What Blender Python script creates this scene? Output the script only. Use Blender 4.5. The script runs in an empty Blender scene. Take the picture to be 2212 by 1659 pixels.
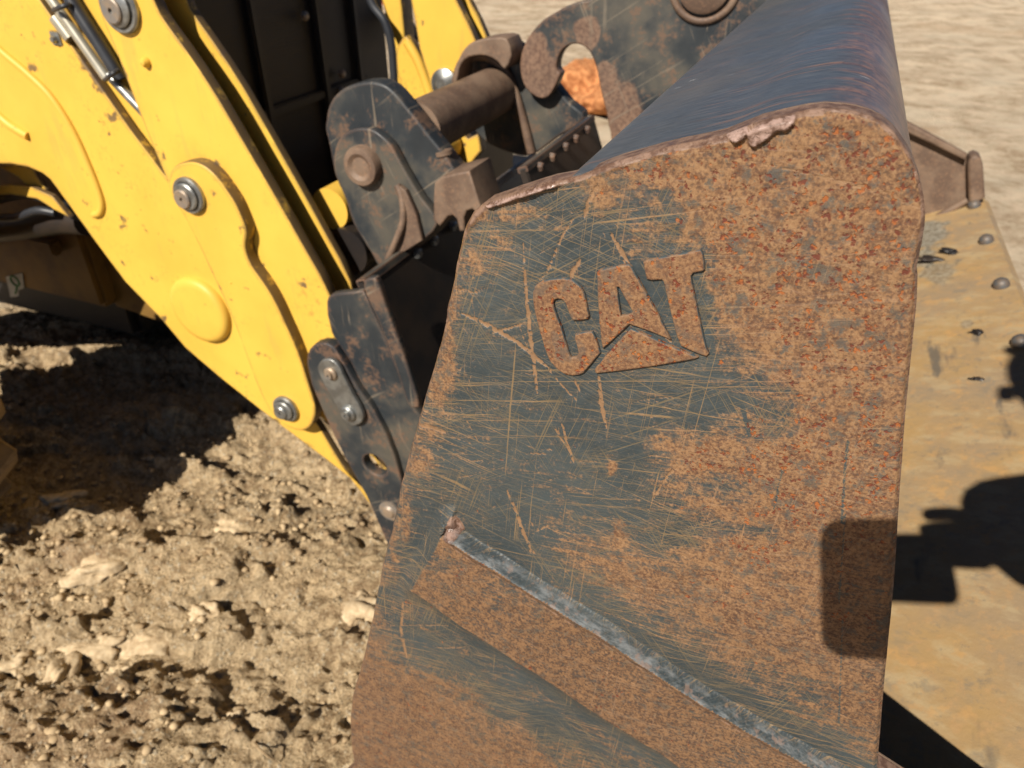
import bpy, bmesh, math, random
import numpy as np
from mathutils import Vector, Matrix, noise as mnoise

random.seed(7)
rng = np.random.default_rng(11)

# ------------------------------------------------------------------ camera, light
FPX, CX, CY = 1551.0, 1106.0, 829.5            # photograph measured at 2212 x 1659
PITCH = math.radians(33.7)
EYE = 1.05                                     # camera height above the ground
scene = bpy.context.scene
col = scene.collection
cam_data = bpy.data.cameras.new('camera')
cam = bpy.data.objects.new('camera', cam_data)
col.objects.link(cam)
cam.location = (0, 0, EYE)
cam.rotation_euler = (math.pi / 2 - PITCH, 0, 0)
cam_data.sensor_width = 36.0
cam_data.lens = 36.0 * FPX / 2212.0
cam_data.clip_start = 0.001
cam_data.clip_end = 400
cam_data.dof.use_dof = True
cam_data.dof.focus_distance = 0.385
cam_data.dof.aperture_fstop = 12.5
scene.camera = cam

SUN_TO = Vector((0.40747, 0.63141, -0.65977)).normalized()   # direction the light travels
SUN_EL = math.asin(-SUN_TO.z)
SUN_AZ = math.atan2(-SUN_TO.x, -SUN_TO.y)
world = bpy.data.worlds.new("World")
scene.world = world
world.use_nodes = True
wn = world.node_tree.nodes
wl = world.node_tree.links
sky = wn.new('ShaderNodeTexSky')
sky.sky_type = 'NISHITA'
sky.sun_disc = False
sky.sun_elevation = SUN_EL
sky.sun_rotation = SUN_AZ % (2 * math.pi)
sky.air_density = 0.40
sky.dust_density = 0.3
wl.new(sky.outputs[0], wn['Background'].inputs[0])
wn['Background'].inputs[1].default_value = 0.05
sun_data = bpy.data.lights.new('sun', 'SUN')
sun_data.energy = 5.0
sun_data.angle = math.radians(0.5)
sun_data.color = (1.0, 0.93, 0.82)
sun = bpy.data.objects.new('sun', sun_data)
col.objects.link(sun)
sun.rotation_euler = SUN_TO.to_track_quat('-Z', 'Y').to_euler()
sun.location = (-3, -5, 6)
scene.view_settings.view_transform = 'Standard'
scene.view_settings.look = 'None'
scene.view_settings.exposure = 0.36
scene.view_settings.gamma = 1.0
scene.view_settings.use_curve_mapping = False
scene.cycles.diffuse_bounces = 1

# ------------------------------------------------------------------ machine frame
# x runs along the loader (+ = the way it faces), y across it, z up, ground at z = 0
AZ = math.radians(22.66)
ROT = Matrix.Rotation(-AZ, 4, 'Z')
KP = 0.3063                                     # distance of the near bucket side from the eye
_c, _s = math.cos(PITCH), math.sin(PITCH)
def dirq(x, y):
    a, b = (x - CX) / FPX, -(y - CY) / FPX
    wx, wy, wz = a, _c + b * _s, -_s + b * _c   # world direction of that ray
    return (wx * math.cos(AZ) - wy * math.sin(AZ), wx * math.sin(AZ) + wy * math.cos(AZ), wz)
def Q(x, y, K):                                 # point in the plane at distance K across
    d = dirq(x, y)
    return Vector((d[0] / d[1] * K, K, d[2] / d[1] * K + EYE))
def Q2(x, y, K):
    q = Q(x, y, K)
    return (q.x, q.z)
def QG(x, y, z=0.0):                            # point on the ground
    d = dirq(x, y)
    t = (z - EYE) / d[2]
    return Vector((d[0] * t, d[1] * t, z))
def project(X, Y, Z):                           # frame coordinates -> photo coordinates (numpy)
    wx = X * math.cos(AZ) + Y * math.sin(AZ)
    wy = -X * math.sin(AZ) + Y * math.cos(AZ)
    wz = Z - EYE
    fwd = wy * _c - wz * _s
    up = wy * _s + wz * _c
    return CX + FPX * wx / fwd, CY - FPX * up / fwd

# ------------------------------------------------------------------ noise
_perm = rng.permutation(256)
_perm = np.concatenate([_perm, _perm])
_g = rng.normal(size=(256, 2)); _g /= np.linalg.norm(_g, axis=1)[:, None]
def perlin(x, y):
    xi = np.floor(x).astype(int); yi = np.floor(y).astype(int)
    xf = x - xi; yf = y - yi
    u = xf * xf * xf * (xf * (xf * 6 - 15) + 10); v = yf * yf * yf * (yf * (yf * 6 - 15) + 10)
    def gr(ix, iy, dx, dy):
        h = _perm[_perm[ix & 255] + (iy & 255)]
        return _g[h, 0] * dx + _g[h, 1] * dy
    a = gr(xi, yi, xf, yf); b = gr(xi + 1, yi, xf - 1, yf)
    c = gr(xi, yi + 1, xf, yf - 1); d = gr(xi + 1, yi + 1, xf - 1, yf - 1)
    return (a + u * (b - a)) * (1 - v) + (c + u * (d - c)) * v
def fbm(x, y, oct=4, gain=0.5):
    s = np.zeros_like(x); a = 1.0
    for i in range(oct):
        s += a * perlin(x * 2 ** i + 17.3 * i, y * 2 ** i + 5.1 * i); a *= gain
    return s
def sstep(a, b, x):
    t = np.clip((x - a) / (b - a), 0, 1)
    return t * t * (3 - 2 * t)
def poly_sd(px, py, poly):                      # signed distance to a polygon, + inside
    d = np.full(px.shape, 1e18); ins = np.zeros(px.shape, bool)
    n = len(poly)
    for i in range(n):
        x0, y0 = poly[i]; x1, y1 = poly[(i + 1) % n]
        ex, ey = x1 - x0, y1 - y0
        wx, wy = px - x0, py - y0
        t = np.clip((wx * ex + wy * ey) / (ex * ex + ey * ey + 1e-18), 0, 1)
        d = np.minimum(d, (wx - ex * t) ** 2 + (wy - ey * t) ** 2)
        c = ((y0 <= py) & (y1 > py)) | ((y1 <= py) & (y0 > py))
        with np.errstate(divide='ignore', invalid='ignore'):
            xi = x0 + (py - y0) / (y1 - y0 if y1 != y0 else 1e-18) * ex
        ins ^= c & (px < xi)
    return np.where(ins, np.sqrt(d), -np.sqrt(d))
def line_d(px, py, pts):                        # distance to a polyline and position along it
    d = np.full(px.shape, 1e18); tt = np.zeros(px.shape)
    n = len(pts) - 1
    for i in range(n):
        x0, y0 = pts[i]; x1, y1 = pts[i + 1]
        ex, ey = x1 - x0, y1 - y0
        t = np.clip(((px - x0) * ex + (py - y0) * ey) / (ex * ex + ey * ey + 1e-18), 0, 1)
        q = (px - x0 - ex * t) ** 2 + (py - y0 - ey * t) ** 2
        m = q < d
        d = np.where(m, q, d); tt = np.where(m, (i + t) / n, tt)
    return np.sqrt(d), tt
def catmull(pts, n=6, closed=True):
    out = []; N = len(pts)
    rngi = range(N) if closed else range(N - 1)
    for i in rngi:
        if closed: p = [pts[(i + k) % N] for k in (-1, 0, 1, 2)]
        else: p = [pts[max(0, min(N - 1, i + k))] for k in (-1, 0, 1, 2)]
        for j in range(n):
            t = j / n
            out.append(tuple(0.5 * ((2 * b) + (c - a) * t + (2 * a - 5 * b + 4 * c - d) * t * t + (3 * b - a - 3 * c + d) * t ** 3)
                             for a, b, c, d in zip(*p)))
    if not closed: out.append(tuple(pts[-1]))
    return out

# ------------------------------------------------------------------ materials
class NB:
    def __init__(s, name):
        s.m = bpy.data.materials.new(name); s.m.use_nodes = True
        s.t = s.m.node_tree; s.n = s.t.nodes; s.l = s.t.links
        s.b = s.n['Principled BSDF']
        s.tc = s.n.new('ShaderNodeTexCoord')
    def put(s, node, idx, v):
        if v is None: return
        if hasattr(v, 'is_linked') or isinstance(v, bpy.types.NodeSocket): s.l.new(v, node.inputs[idx])
        else: node.inputs[idx].default_value = v
    def mapping(s, src='Object', scale=(1, 1, 1), rot=(0, 0, 0), loc=(0, 0, 0)):
        m = s.n.new('ShaderNodeMapping')
        s.l.new(s.tc.outputs[src] if isinstance(src, str) else src, m.inputs[0])
        m.inputs['Scale'].default_value = scale; m.inputs['Rotation'].default_value = rot; m.inputs['Location'].default_value = loc
        return m.outputs[0]
    def noise(s, scale=5, detail=4, rough=.55, vec=None, dist=0):
        n = s.n.new('ShaderNodeTexNoise')
        s.l.new(vec if vec is not None else s.tc.outputs['Object'], n.inputs['Vector'])
        n.inputs['Scale'].default_value = scale; n.inputs['Detail'].default_value = detail
        n.inputs['Roughness'].default_value = rough; n.inputs['Distortion'].default_value = dist
        return n.outputs['Fac']
    def voro(s, scale=5, vec=None, feature='F1', rnd=1):
        n = s.n.new('ShaderNodeTexVoronoi'); n.feature = feature
        s.l.new(vec if vec is not None else s.tc.outputs['Object'], n.inputs['Vector'])
        n.inputs['Scale'].default_value = scale; n.inputs['Randomness'].default_value = rnd
        return n.outputs['Distance'], (n.outputs['Color'] if feature == 'F1' else None)
    def rng(s, v, a, b, c=0., d=1., smooth=True):
        n = s.n.new('ShaderNodeMapRange'); n.interpolation_type = 'SMOOTHSTEP' if smooth else 'LINEAR'
        s.put(n, 0, v); s.put(n, 1, a); s.put(n, 2, b); s.put(n, 3, c); s.put(n, 4, d)
        return n.outputs[0]
    def math(s, op, a, b=None, clamp=False):
        n = s.n.new('ShaderNodeMath'); n.operation = op; n.use_clamp = clamp
        s.put(n, 0, a); s.put(n, 1, b)
        return n.outputs[0]
    def mix(s, f, a, b, blend='MIX'):
        n = s.n.new('ShaderNodeMix'); n.data_type = 'RGBA'; n.blend_type = blend
        s.put(n, 0, f)
        for i, v in ((6, a), (7, b)):
            if isinstance(v, tuple): n.inputs[i].default_value = (*v, 1)
            else: s.l.new(v, n.inputs[i])
        return n.outputs[2]
    def attr(s, name):
        n = s.n.new('ShaderNodeAttribute'); n.attribute_name = name
        sp = s.n.new('ShaderNodeSeparateColor'); s.l.new(n.outputs['Color'], sp.inputs[0])
        return sp.outputs[0], sp.outputs[1], sp.outputs[2]
    def bump(s, h, strength=.5, dist=.001, normal=None):
        n = s.n.new('ShaderNodeBump'); s.put(n, 'Height', h)
        n.inputs['Strength'].default_value = strength; n.inputs['Distance'].default_value = dist
        if normal is not None: s.l.new(normal, n.inputs['Normal'])
        return n.outputs[0]
    def edge(s, radius=.005, lo=.004, hi=.08):
        bv = s.n.new('ShaderNodeBevel'); bv.samples = 4; bv.inputs[0].default_value = radius
        g = s.n.new('ShaderNodeNewGeometry')
        d = s.n.new('ShaderNodeVectorMath'); d.operation = 'DOT_PRODUCT'
        s.l.new(bv.outputs[0], d.inputs[0]); s.l.new(g.outputs['Normal'], d.inputs[1])
        return s.rng(s.math('SUBTRACT', 1.0, d.outputs['Value']), lo, hi)
    def out(s, color, rough=.5, metal=0., normal=None, spec=.5):
        if isinstance(color, tuple): s.b.inputs['Base Color'].default_value = (*color, 1)
        else: s.l.new(color, s.b.inputs['Base Color'])
        s.put(s.b, 'Roughness', rough); s.put(s.b, 'Metallic', metal)
        s.b.inputs['Specular IOR Level'].default_value = spec
        if normal is not None: s.l.new(normal, s.b.inputs['Normal'])
        return s.m

def hairlines(s, src, angles, along, across, thr, seed=0, cover=(.42, .62)):
    """thin scratches: noise stretched along one direction, thresholded, several directions"""
    acc = None
    for i, a in enumerate(angles):
        v = s.mapping(src, scale=(along, 1, across), loc=(seed + 3.7 * i, 0, 1.3 * i)) if False else None
        r = s.mapping(src, rot=a, loc=(.31 * i + seed, .17 * i, .23 * i))
        v = s.mapping(r, scale=(along, 1.0, across))
        n = s.noise(1.0, 2.0, .6, vec=v)
        hit = s.rng(n, thr, thr + .035)
        m = s.noise(9 + 3 * i, 2, .5, vec=s.mapping(src, loc=(i * 2.1 + seed, 0, i)))
        hit = s.math('MULTIPLY', hit, s.rng(m, cover[0], cover[1]))
        acc = hit if acc is None else s.math('MAXIMUM', acc, hit)
    return acc

def rust_colors(s, fine, mid, big, scale=1.0):
    c = s.mix(s.rng(mid, .36, .64), (.140, .066, .033), (.245, .133, .063))
    c = s.mix(s.math('MULTIPLY', s.rng(fine, .47, .64), .8), c, (.300, .176, .086))
    c = s.mix(s.math('MULTIPLY', s.rng(fine, .48, .38), .65), c, (.072, .042, .029))
    c = s.mix(s.math('MULTIPLY', s.rng(big, .52, .62), .6), c, (.085, .078, .066))
    return c

def mat_side():
    s = NB('worn_bucket_side_paint')
    rust, scr, edg = s.attr('wear')
    pit, band, dk = s.attr('wear2')
    fine = s.noise(560, 3, .7); mid = s.noise(170, 4, .65); big = s.noise(135, 5, .7, vec=s.mapping(scale=(1, 1, 1.0), loc=(3, 0, 1)))
    wide = s.noise(12, 5, .6)
    hl = hairlines(s, 'Object', [(0, .12, 0), (0, -.35, 0), (0, 1.25, 0), (0, .62, 0), (0, -.08, 0), (0, .30, 0), (0, -.95, 0)], 13, 1500, .60, 1.0, (.44, .62))
    hl2 = hairlines(s, 'Object', [(0, .05, 0), (0, .26, 0), (0, -.22, 0), (0, .16, 0), (0, 1.5, 0)], 9, 900, .63, 4.0, (.46, .60))
    streak = s.noise(1.0, 3, .65, vec=s.mapping(s.mapping(rot=(0, .14, 0)), scale=(22, 1, 420)))
    # paint
    paint = s.mix(s.rng(wide, .35, .65), (.030, .042, .048), (.046, .060, .065))
    pale_streak = s.noise(1.0, 3, .6, vec=s.mapping(scale=(60, 1, 1700), rot=(0, .1, 0)))  # paint slightly lighter in fine stretched streaks
    paint = s.mix(s.math('MULTIPLY', s.rng(pale_streak, .5, .75), .5), paint, (.085, .096, .096))
    paint = s.mix(s.math('MULTIPLY', s.rng(fine, .54, .70), .35), paint, (.10, .105, .10))
    hl = s.math('MULTIPLY', hl, s.math('SUBTRACT', 1.0, s.math('MULTIPLY', band, .8)))
    hl2 = s.math('MULTIPLY', hl2, s.math('SUBTRACT', 1.0, s.math('MULTIPLY', band, .85)))
    near = s.rng(rust, .0, .5, .85, 2.0)
    hl = s.math('MULTIPLY', hl, near, True); hl2 = s.math('MULTIPLY', hl2, near, True)
    paint = s.mix(s.math('MULTIPLY', hl, .60), paint, (.20, .145, .075))
    paint = s.mix(s.math('MULTIPLY', hl2, .72), paint, (.27, .175, .080))
    rc = rust_colors(s, fine, mid, big)
    rc = s.mix(s.math('MULTIPLY', dk, .72), rc, s.mix(s.rng(s.math('ADD', s.math('MULTIPLY', fine, .6), s.math('MULTIPLY', mid, .4)), .40, .60), (.048, .027, .018), (.205, .108, .050)))
    # rust cover: attribute density pushed through fine noise and streaks, so the border is ragged and scratchy
    speck = s.math('ADD', s.math('MULTIPLY', s.math('SUBTRACT', mid, .5), 1.5), s.math('MULTIPLY', s.math('SUBTRACT', fine, .5), 1.2))
    speck = s.math('ADD', speck, s.math('MULTIPLY', s.math('SUBTRACT', streak, .5), 1.5))
    speck = s.math('ADD', speck, s.math('MULTIPLY', s.math('SUBTRACT', wide, .5), .7))
    speck = s.math('ADD', speck, s.math('MULTIPLY', hl2, .30))
    cover = s.rng(s.math('ADD', rust, speck), .14, .92)
    holes = s.rng(s.math('ADD', big, s.math('MULTIPLY', s.math('SUBTRACT', fine, .5), .7)), .58, .66)
    cover = s.math('MULTIPLY', cover, s.math('SUBTRACT', 1.0, s.math('MULTIPLY', holes, .55)))
    c = s.mix(cover, paint, rc)
    sc = s.rng(s.math('ADD', scr, s.math('MULTIPLY', s.math('SUBTRACT', fine, .5), 1.0)), .30, .75)
    c = s.mix(s.math('MULTIPLY', sc, .85), c, s.mix(mid, (.19, .10, .05), (.34, .20, .10)))
    # hairlines also show faintly in rust
    c = s.mix(s.math('MULTIPLY', s.math('MULTIPLY', hl2, cover), .18), c, (.36, .25, .17))
    # corrosion pits, red orange, in ragged clusters
    dn = s.n.new('ShaderNodeTexNoise'); s.l.new(s.tc.outputs['Object'], dn.inputs['Vector']); dn.inputs['Scale'].default_value = 420; dn.inputs['Detail'].default_value = 2
    dv = s.n.new('ShaderNodeVectorMath'); dv.operation = 'MULTIPLY_ADD'; s.l.new(dn.outputs['Color'], dv.inputs[0]); dv.inputs[1].default_value = (.0052, .0052, .0052); s.l.new(s.tc.outputs['Object'], dv.inputs[2])
    vd, vc = s.voro(300, vec=dv.outputs[0])
    vn = s.noise(85, 4, .7, vec=s.mapping(loc=(5, 0, 2)))
    pd = s.math('MULTIPLY', s.rng(vd, .42, .26), s.rng(s.math('ADD', vn, s.math('MULTIPLY', pit, .24)), .685, .735))
    pc = s.mix(s.rng(s.noise(330, 2), .44, .60), (.125, .030, .015), (.32, .100, .024))
    c = s.mix(s.math('MULTIPLY', pd, .95), c, pc)
    # dented edge: bare purplish steel
    ec = s.mix(s.rng(mid, .38, .62), (.115, .062, .042), (.235, .145, .100))
    em = s.rng(s.math('ADD', edg, s.math('MULTIPLY', s.math('SUBTRACT', mid, .5), 1.5)), .35, .72)
    c = s.mix(em, c, ec)
    # sunlit look of the band above the rib, painted in as pale grey
    bs = s.noise(1.0, 4, .7, vec=s.mapping(s.mapping(rot=(0, -.36, 0)), scale=(60, 1, 330)))
    bm = s.math('MULTIPLY', band, s.rng(bs, .40, .70))
    c = s.mix(s.math('MULTIPLY', bm, .62), c, (.27, .28, .285))
    c = s.mix(s.math('MULTIPLY', s.math('MULTIPLY', band, s.rng(s.noise(120, 4, .7), .54, .64)), .55), c, (.25, .165, .125))
    rough = s.rng(cover, 0, 1, .50, .78)
    rough = s.math('SUBTRACT', rough, s.math('MULTIPLY', em, .25))
    rough = s.math('SUBTRACT', rough, s.math('MULTIPLY', band, .08))
    h = s.math('ADD', s.math('MULTIPLY', cover, s.math('MULTIPLY', fine, .8)), s.math('MULTIPLY', pd, -1.2))
    h = s.math('SUBTRACT', h, s.math('MULTIPLY', hl, .25))
    h = s.math('SUBTRACT', h, s.math('MULTIPLY', sc, .5))
    pale = s.math('MULTIPLY', s.rng(edg, 1.02, 1.18), s.rng(mid, .36, .56))
    c = s.mix(s.math('MULTIPLY', pale, .8), c, (.40, .275, .235))
    n = s.bump(h, .55, .0006)
    return s.out(c, rough, 0.0, n, .45)

def mat_shell():
    s = NB('scraped_shell_paint')
    uv = s.tc.outputs['UV']
    n1 = s.noise(1, 4, .6, vec=s.mapping(uv, scale=(75, 7, 1)))
    n2 = s.noise(1, 3, .6, vec=s.mapping(uv, scale=(420, 16, 1), rot=(0, 0, .16)))
    n3 = s.noise(1, 3, .65, vec=s.mapping(uv, scale=(1500, 55, 1), rot=(0, 0, -.05)))
    n4 = s.noise(8, 4, .6)
    big = s.noise(1, 3, .55, vec=s.mapping(uv, scale=(30, 16, 1)))
    lip, _, _ = s.attr('wear')
    c = s.mix(s.rng(s.noise(1, 5, .7, vec=s.mapping(uv, scale=(420, 60, 1))), .32, .72), (.046, .053, .062), (.105, .113, .122))
    c = s.mix(s.math('MULTIPLY', s.math('MULTIPLY', s.rng(n2, .615, .66), s.rng(big, .44, .60)), .9), c, (.27, .135, .075))
    c = s.mix(s.math('MULTIPLY', s.math('MULTIPLY', s.rng(n1, .58, .66), s.rng(n3, .42, .55)), .45), c, (.24, .115, .07))
    fl = s.rng(s.math('ADD', lip, s.math('MULTIPLY', s.math('SUBTRACT', n1, .5), 1.4)), .35, .75)
    lipc = s.mix(s.rng(s.noise(160, 4, .65), .40, .62), (.085, .055, .052), (.22, .115, .078))
    lipc = s.mix(s.math('MULTIPLY', s.rng(n2, .60, .68), .8), lipc, (.40, .20, .07))
    c = s.mix(fl, c, lipc)
    c = s.mix(s.math('MULTIPLY', s.rng(s.noise(5, 5, .65), .50, .70), .35), c, (.15, .125, .10))
    spk = s.math('MULTIPLY', s.rng(s.noise(1, 1, .5, vec=s.mapping(uv, scale=(160, 28, 1))), .76, .79), 1.0)
    c = s.mix(spk, c, (.75, .75, .75))
    h = s.math('ADD', s.math('MULTIPLY', s.noise(320, 3, .6), .5), s.math('MULTIPLY', fl, n4))
    return s.out(c, s.rng(n4, .3, .7, .32, .50), 0, s.bump(h, .25, .0006), .55)

def mat_dark(name='worn_dark_grey_paint', spots=()):
    s = NB(name)
    n1 = s.noise(22, 5, .62); n2 = s.noise(160, 3, .65); n3 = s.noise(7, 4, .6)
    c = s.mix(s.rng(n3, .35, .65), (.018, .023, .028), (.038, .044, .048))
    dust = s.rng(s.math('ADD', n3, s.math('MULTIPLY', n1, .45)), .66, .90)
    c = s.mix(s.math('MULTIPLY', dust, .65), c, (.12, .102, .074))
    r = s.rng(s.math('ADD', n1, s.math('MULTIPLY', s.math('SUBTRACT', n2, .5), .45)), .52, .66)
    c = s.mix(s.math('MULTIPLY', r, .75), c, s.mix(n2, (.10, .055, .036), (.20, .115, .070)))
    for p, r0 in spots:
        dn = s.n.new('ShaderNodeVectorMath'); dn.operation = 'DISTANCE'; s.l.new(s.tc.outputs['Object'], dn.inputs[0]); dn.inputs[1].default_value = p
        dd_ = s.math('ADD', dn.outputs['Value'], s.math('MULTIPLY', s.math('SUBTRACT', n1, .5), r0 * 1.6))
        c = s.mix(s.math('MULTIPLY', s.rng(dd_, r0, r0 * .75), .85), c, s.mix(s.rng(n2, .35, .65), (.13, .075, .052), (.24, .145, .095)))
    hl = hairlines(s, 'Object', [(0, .6, 0), (0, -1.1, 0), (0, 1.6, 0)], 7, 190, .62, 2.0, (.50, .66))
    c = s.mix(s.math('MULTIPLY', hl, .55), c, (.25, .20, .145))
    e = s.rng(s.math('ADD', s.edge(.006), s.math('MULTIPLY', s.math('SUBTRACT', n1, .5), 1.2)), .30, .85)
    c = s.mix(s.math('MULTIPLY', e, .85), c, s.mix(n2, (.12, .06, .04), (.27, .15, .09)))
    return s.out(c, s.rng(n1, .3, .7, .42, .66), 0, s.bump(n2, .25, .0008), .45)

def mat_yellow(name='chipped_yellow_paint', worn_sides=True):
    s = NB(name)
    n1 = s.noise(6, 4, .6); n2 = s.noise(70, 4, .7); n3 = s.noise(26, 3, .6)
    c = s.mix(s.rng(n1, .3, .7), (.79, .500, .080), (.73, .430, .064))
    dirt = s.math('MULTIPLY', s.rng(s.noise(9, 5, .65), .50, .70), s.rng(s.noise(110, 4, .75), .50, .64))
    c = s.mix(s.math('MULTIPLY', dirt, .50), c, (.36, .20, .055))
    vs = s.noise(1, 4, .7, vec=s.mapping(scale=(30, 30, 5)))
    c = s.mix(s.math('MULTIPLY', s.rng(vs, .56, .70), .22), c, (.40, .25, .09))
    chip = s.math('MULTIPLY', s.rng(n2, .66, .70), s.rng(n3, .48, .54))
    c = s.mix(s.math('MULTIPLY', chip, .8), c, (.085, .058, .042))
    if worn_sides:
        sx = s.n.new('ShaderNodeSeparateXYZ'); s.l.new(s.tc.outputs['Normal'], sx.inputs[0])
        sd = s.rng(s.math('ABSOLUTE', sx.outputs[1]), .85, .45)
        sd = s.math('MULTIPLY', sd, s.rng(s.noise(22, 5, .75), .28, .46))
        c = s.mix(s.math('MULTIPLY', sd, .9), c, s.mix(n2, (.045, .033, .027), (.115, .075, .048)))
        e = s.rng(s.math('ADD', s.edge(.008), s.math('MULTIPLY', s.math('SUBTRACT', n3, .5), 3.4)), .50, .75)
        c = s.mix(s.math('MULTIPLY', e, .85), c, s.mix(n2, (.065, .048, .038), (.15, .10, .07)))
    return s.out(c, s.rng(n1, .3, .7, .36, .50), 0, s.bump(s.noise(55, 3, .6), .10, .002), .35)

def mat_rust(name='brown_rusted_steel', dark=(.115, .072, .050), light=(.200, .135, .092)):
    s = NB(name)
    n1 = s.noise(20, 5, .6); n2 = s.noise(220, 3, .65)
    c = s.mix(s.rng(n1, .35, .65), dark, light)
    c = s.mix(s.math('MULTIPLY', s.rng(n2, .5, .7), .5), c, (.30, .17, .10))
    return s.out(c, .62, 0, s.bump(n2, .4, .0008), .45)

def mat_simple(name, c, rough=.5, metal=0., c2=None, scale=30, bump=0., spec=.5):
    s = NB(name)
    n = s.noise(scale, 4, .6)
    cc = s.mix(s.rng(n, .35, .65), c, c2 if c2 else tuple(x * .72 for x in c))
    return s.out(cc, rough, metal, s.bump(n, bump, .002) if bump else None, spec)

def floor_pt(x, y):
    d = Vector(dirq(x, y)); nn_ = Vector((-math.sin(math.radians(25)), 0, math.cos(math.radians(25))))
    p0 = Vector((.245, 0, EYE - .606)); e = Vector((0, 0, EYE))
    return e + d * (nn_.dot(p0 - e) / nn_.dot(d)) - Vector((-.05, KP + .78, 0))
STAINS = [(tuple(floor_pt(2010, 505)), .050, .85), (tuple(floor_pt(2030, 590)), .035, .6), (tuple(floor_pt(2090, 700)), .012, .5), (tuple(floor_pt(1990, 560)), .030, .7)]
def mat_floor():
    s = NB('mud_stained_bucket_floor')
    d = s.mapping(s.mapping(rot=(0, 0, .5)), scale=(16, 30, 16))
    st = s.noise(1, 5, .68, vec=d)
    n1 = s.noise(5.5, 5, .6, vec=s.mapping(loc=(2, 1, 0))); n2 = s.noise(120, 4, .65); n3 = s.noise(30, 4, .6)
    c = s.mix(s.rng(n1, .36, .62), (.34, .240, .140), (.41, .262, .112))
    c = s.mix(s.math('MULTIPLY', s.rng(st, .48, .66), .6), c, (.47, .36, .205))
    c = s.mix(s.math('MULTIPLY', s.rng(n3, .58, .68), .55), c, (.53, .30, .11))
    c = s.mix(s.math('MULTIPLY', s.rng(st, .44, .32), .40), c, (.24, .20, .140))
    c = s.mix(s.math('MULTIPLY', s.rng(n3, .40, .30), .5), c, (.22, .19, .145))
    c = s.mix(s.math('MULTIPLY', s.rng(s.noise(75, 4, .75), .52, .64), .5), c, (.46, .275, .125))
    c = s.mix(s.math('MULTIPLY', s.rng(s.noise(60, 5, .75, vec=s.mapping(loc=(4, 2, 1))), .56, .66), .45), c, (.20, .165, .12))
    gr = s.math('MULTIPLY', s.rng(s.noise(1, 4, .6, vec=s.mapping(scale=(16, 5, 16), loc=(1, .2, 0))), .60, .70), .8)
    c = s.mix(gr, c, (.11, .10, .085))
    for p, r0, k in STAINS:
        dn = s.n.new('ShaderNodeVectorMath'); dn.operation = 'DISTANCE'
        mp = s.mapping(loc=tuple(-v for v in p)); sc_ = s.mapping(mp, scale=(1, .55, 1)); s.l.new(sc_, dn.inputs[0])
        d_ = s.math('ADD', dn.outputs['Value'], s.math('MULTIPLY', s.math('SUBTRACT', n3, .5), r0 * 2.2))
        c = s.mix(s.math('MULTIPLY', s.rng(d_, r0, r0 * .6), k), c, s.mix(s.rng(n2, .4, .6), (.14, .125, .095), (.30, .285, .235)))
    return s.out(c, s.rng(n2, .3, .7, .50, .72), 0, s.bump(s.math('ADD', st, n2), .30, .0015), .45)

def mat_soil(name, near=True):
    s = NB(name)
    n1 = s.noise(3.2, 5, .6); n2 = s.noise(48, 5, .75); n3 = s.noise(230, 4, .8); n4 = s.noise(.6, 5, .6)
    c = s.mix(s.rng(n2, .42, .58), (.330, .222, .118), (.640, .475, .280))
    c = s.mix(s.math('MULTIPLY', s.rng(n1, .45, .66), .5), c, (.62, .470, .285))
    c = s.mix(s.math('MULTIPLY', s.rng(n1, .46, .34), .55), c, (.37, .235, .135))
    c = s.mix(s.math('MULTIPLY', s.rng(n3, .53, .64), .60), c, (.74, .62, .43))
    c = s.mix(s.math('MULTIPLY', s.rng(n3, .47, .38), .6), c, (.15, .11, .070))
    vd, vc = s.voro(110)
    c = s.mix(s.math('MULTIPLY', s.math('MULTIPLY', s.rng(vd, .40, .25), s.rng(s.noise(40, 2), .48, .58)), .6), c, (.58, .51, .38))
    st = s.noise(1, 6, .72, vec=s.mapping(scale=(1.6, 2.6, 1), rot=(0, 0, .38)))
    blot = s.noise(2.2, 6, .68)
    far = s.mix(s.rng(s.noise(3.4, 7, .74), .38, .62), (.40, .285, .180), (.74, .585, .415))
    far = s.mix(s.math('MULTIPLY', s.rng(blot, .48, .66), .6), far, (.68, .58, .43))
    far = s.mix(s.math('MULTIPLY', s.rng(blot, .46, .34), .5), far, (.38, .27, .17))
    far = s.mix(s.math('MULTIPLY', s.rng(n4, .54, .66), .45), far, (.55, .36, .21))
    far = s.mix(s.math('MULTIPLY', s.rng(s.noise(16, 6, .8), .46, .58), .6), far, (.66, .55, .39))
    if not near: c = far
    else:
        fm, _, _ = s.attr('wear')
        c = s.mix(fm, c, far)
    hh = s.math('ADD', s.math('MULTIPLY', n2, 2.2), s.math('MULTIPLY', n3, 1.3))
    hh = s.math('ADD', hh, s.math('MULTIPLY', s.rng(vd, .45, .1), .5))
    hh = s.math('ADD', hh, s.math('MULTIPLY', s.noise(9, 5, .75), 2.0))
    return s.out(c, .95, 0, s.bump(hh, .9, .0055), .15)

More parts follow.
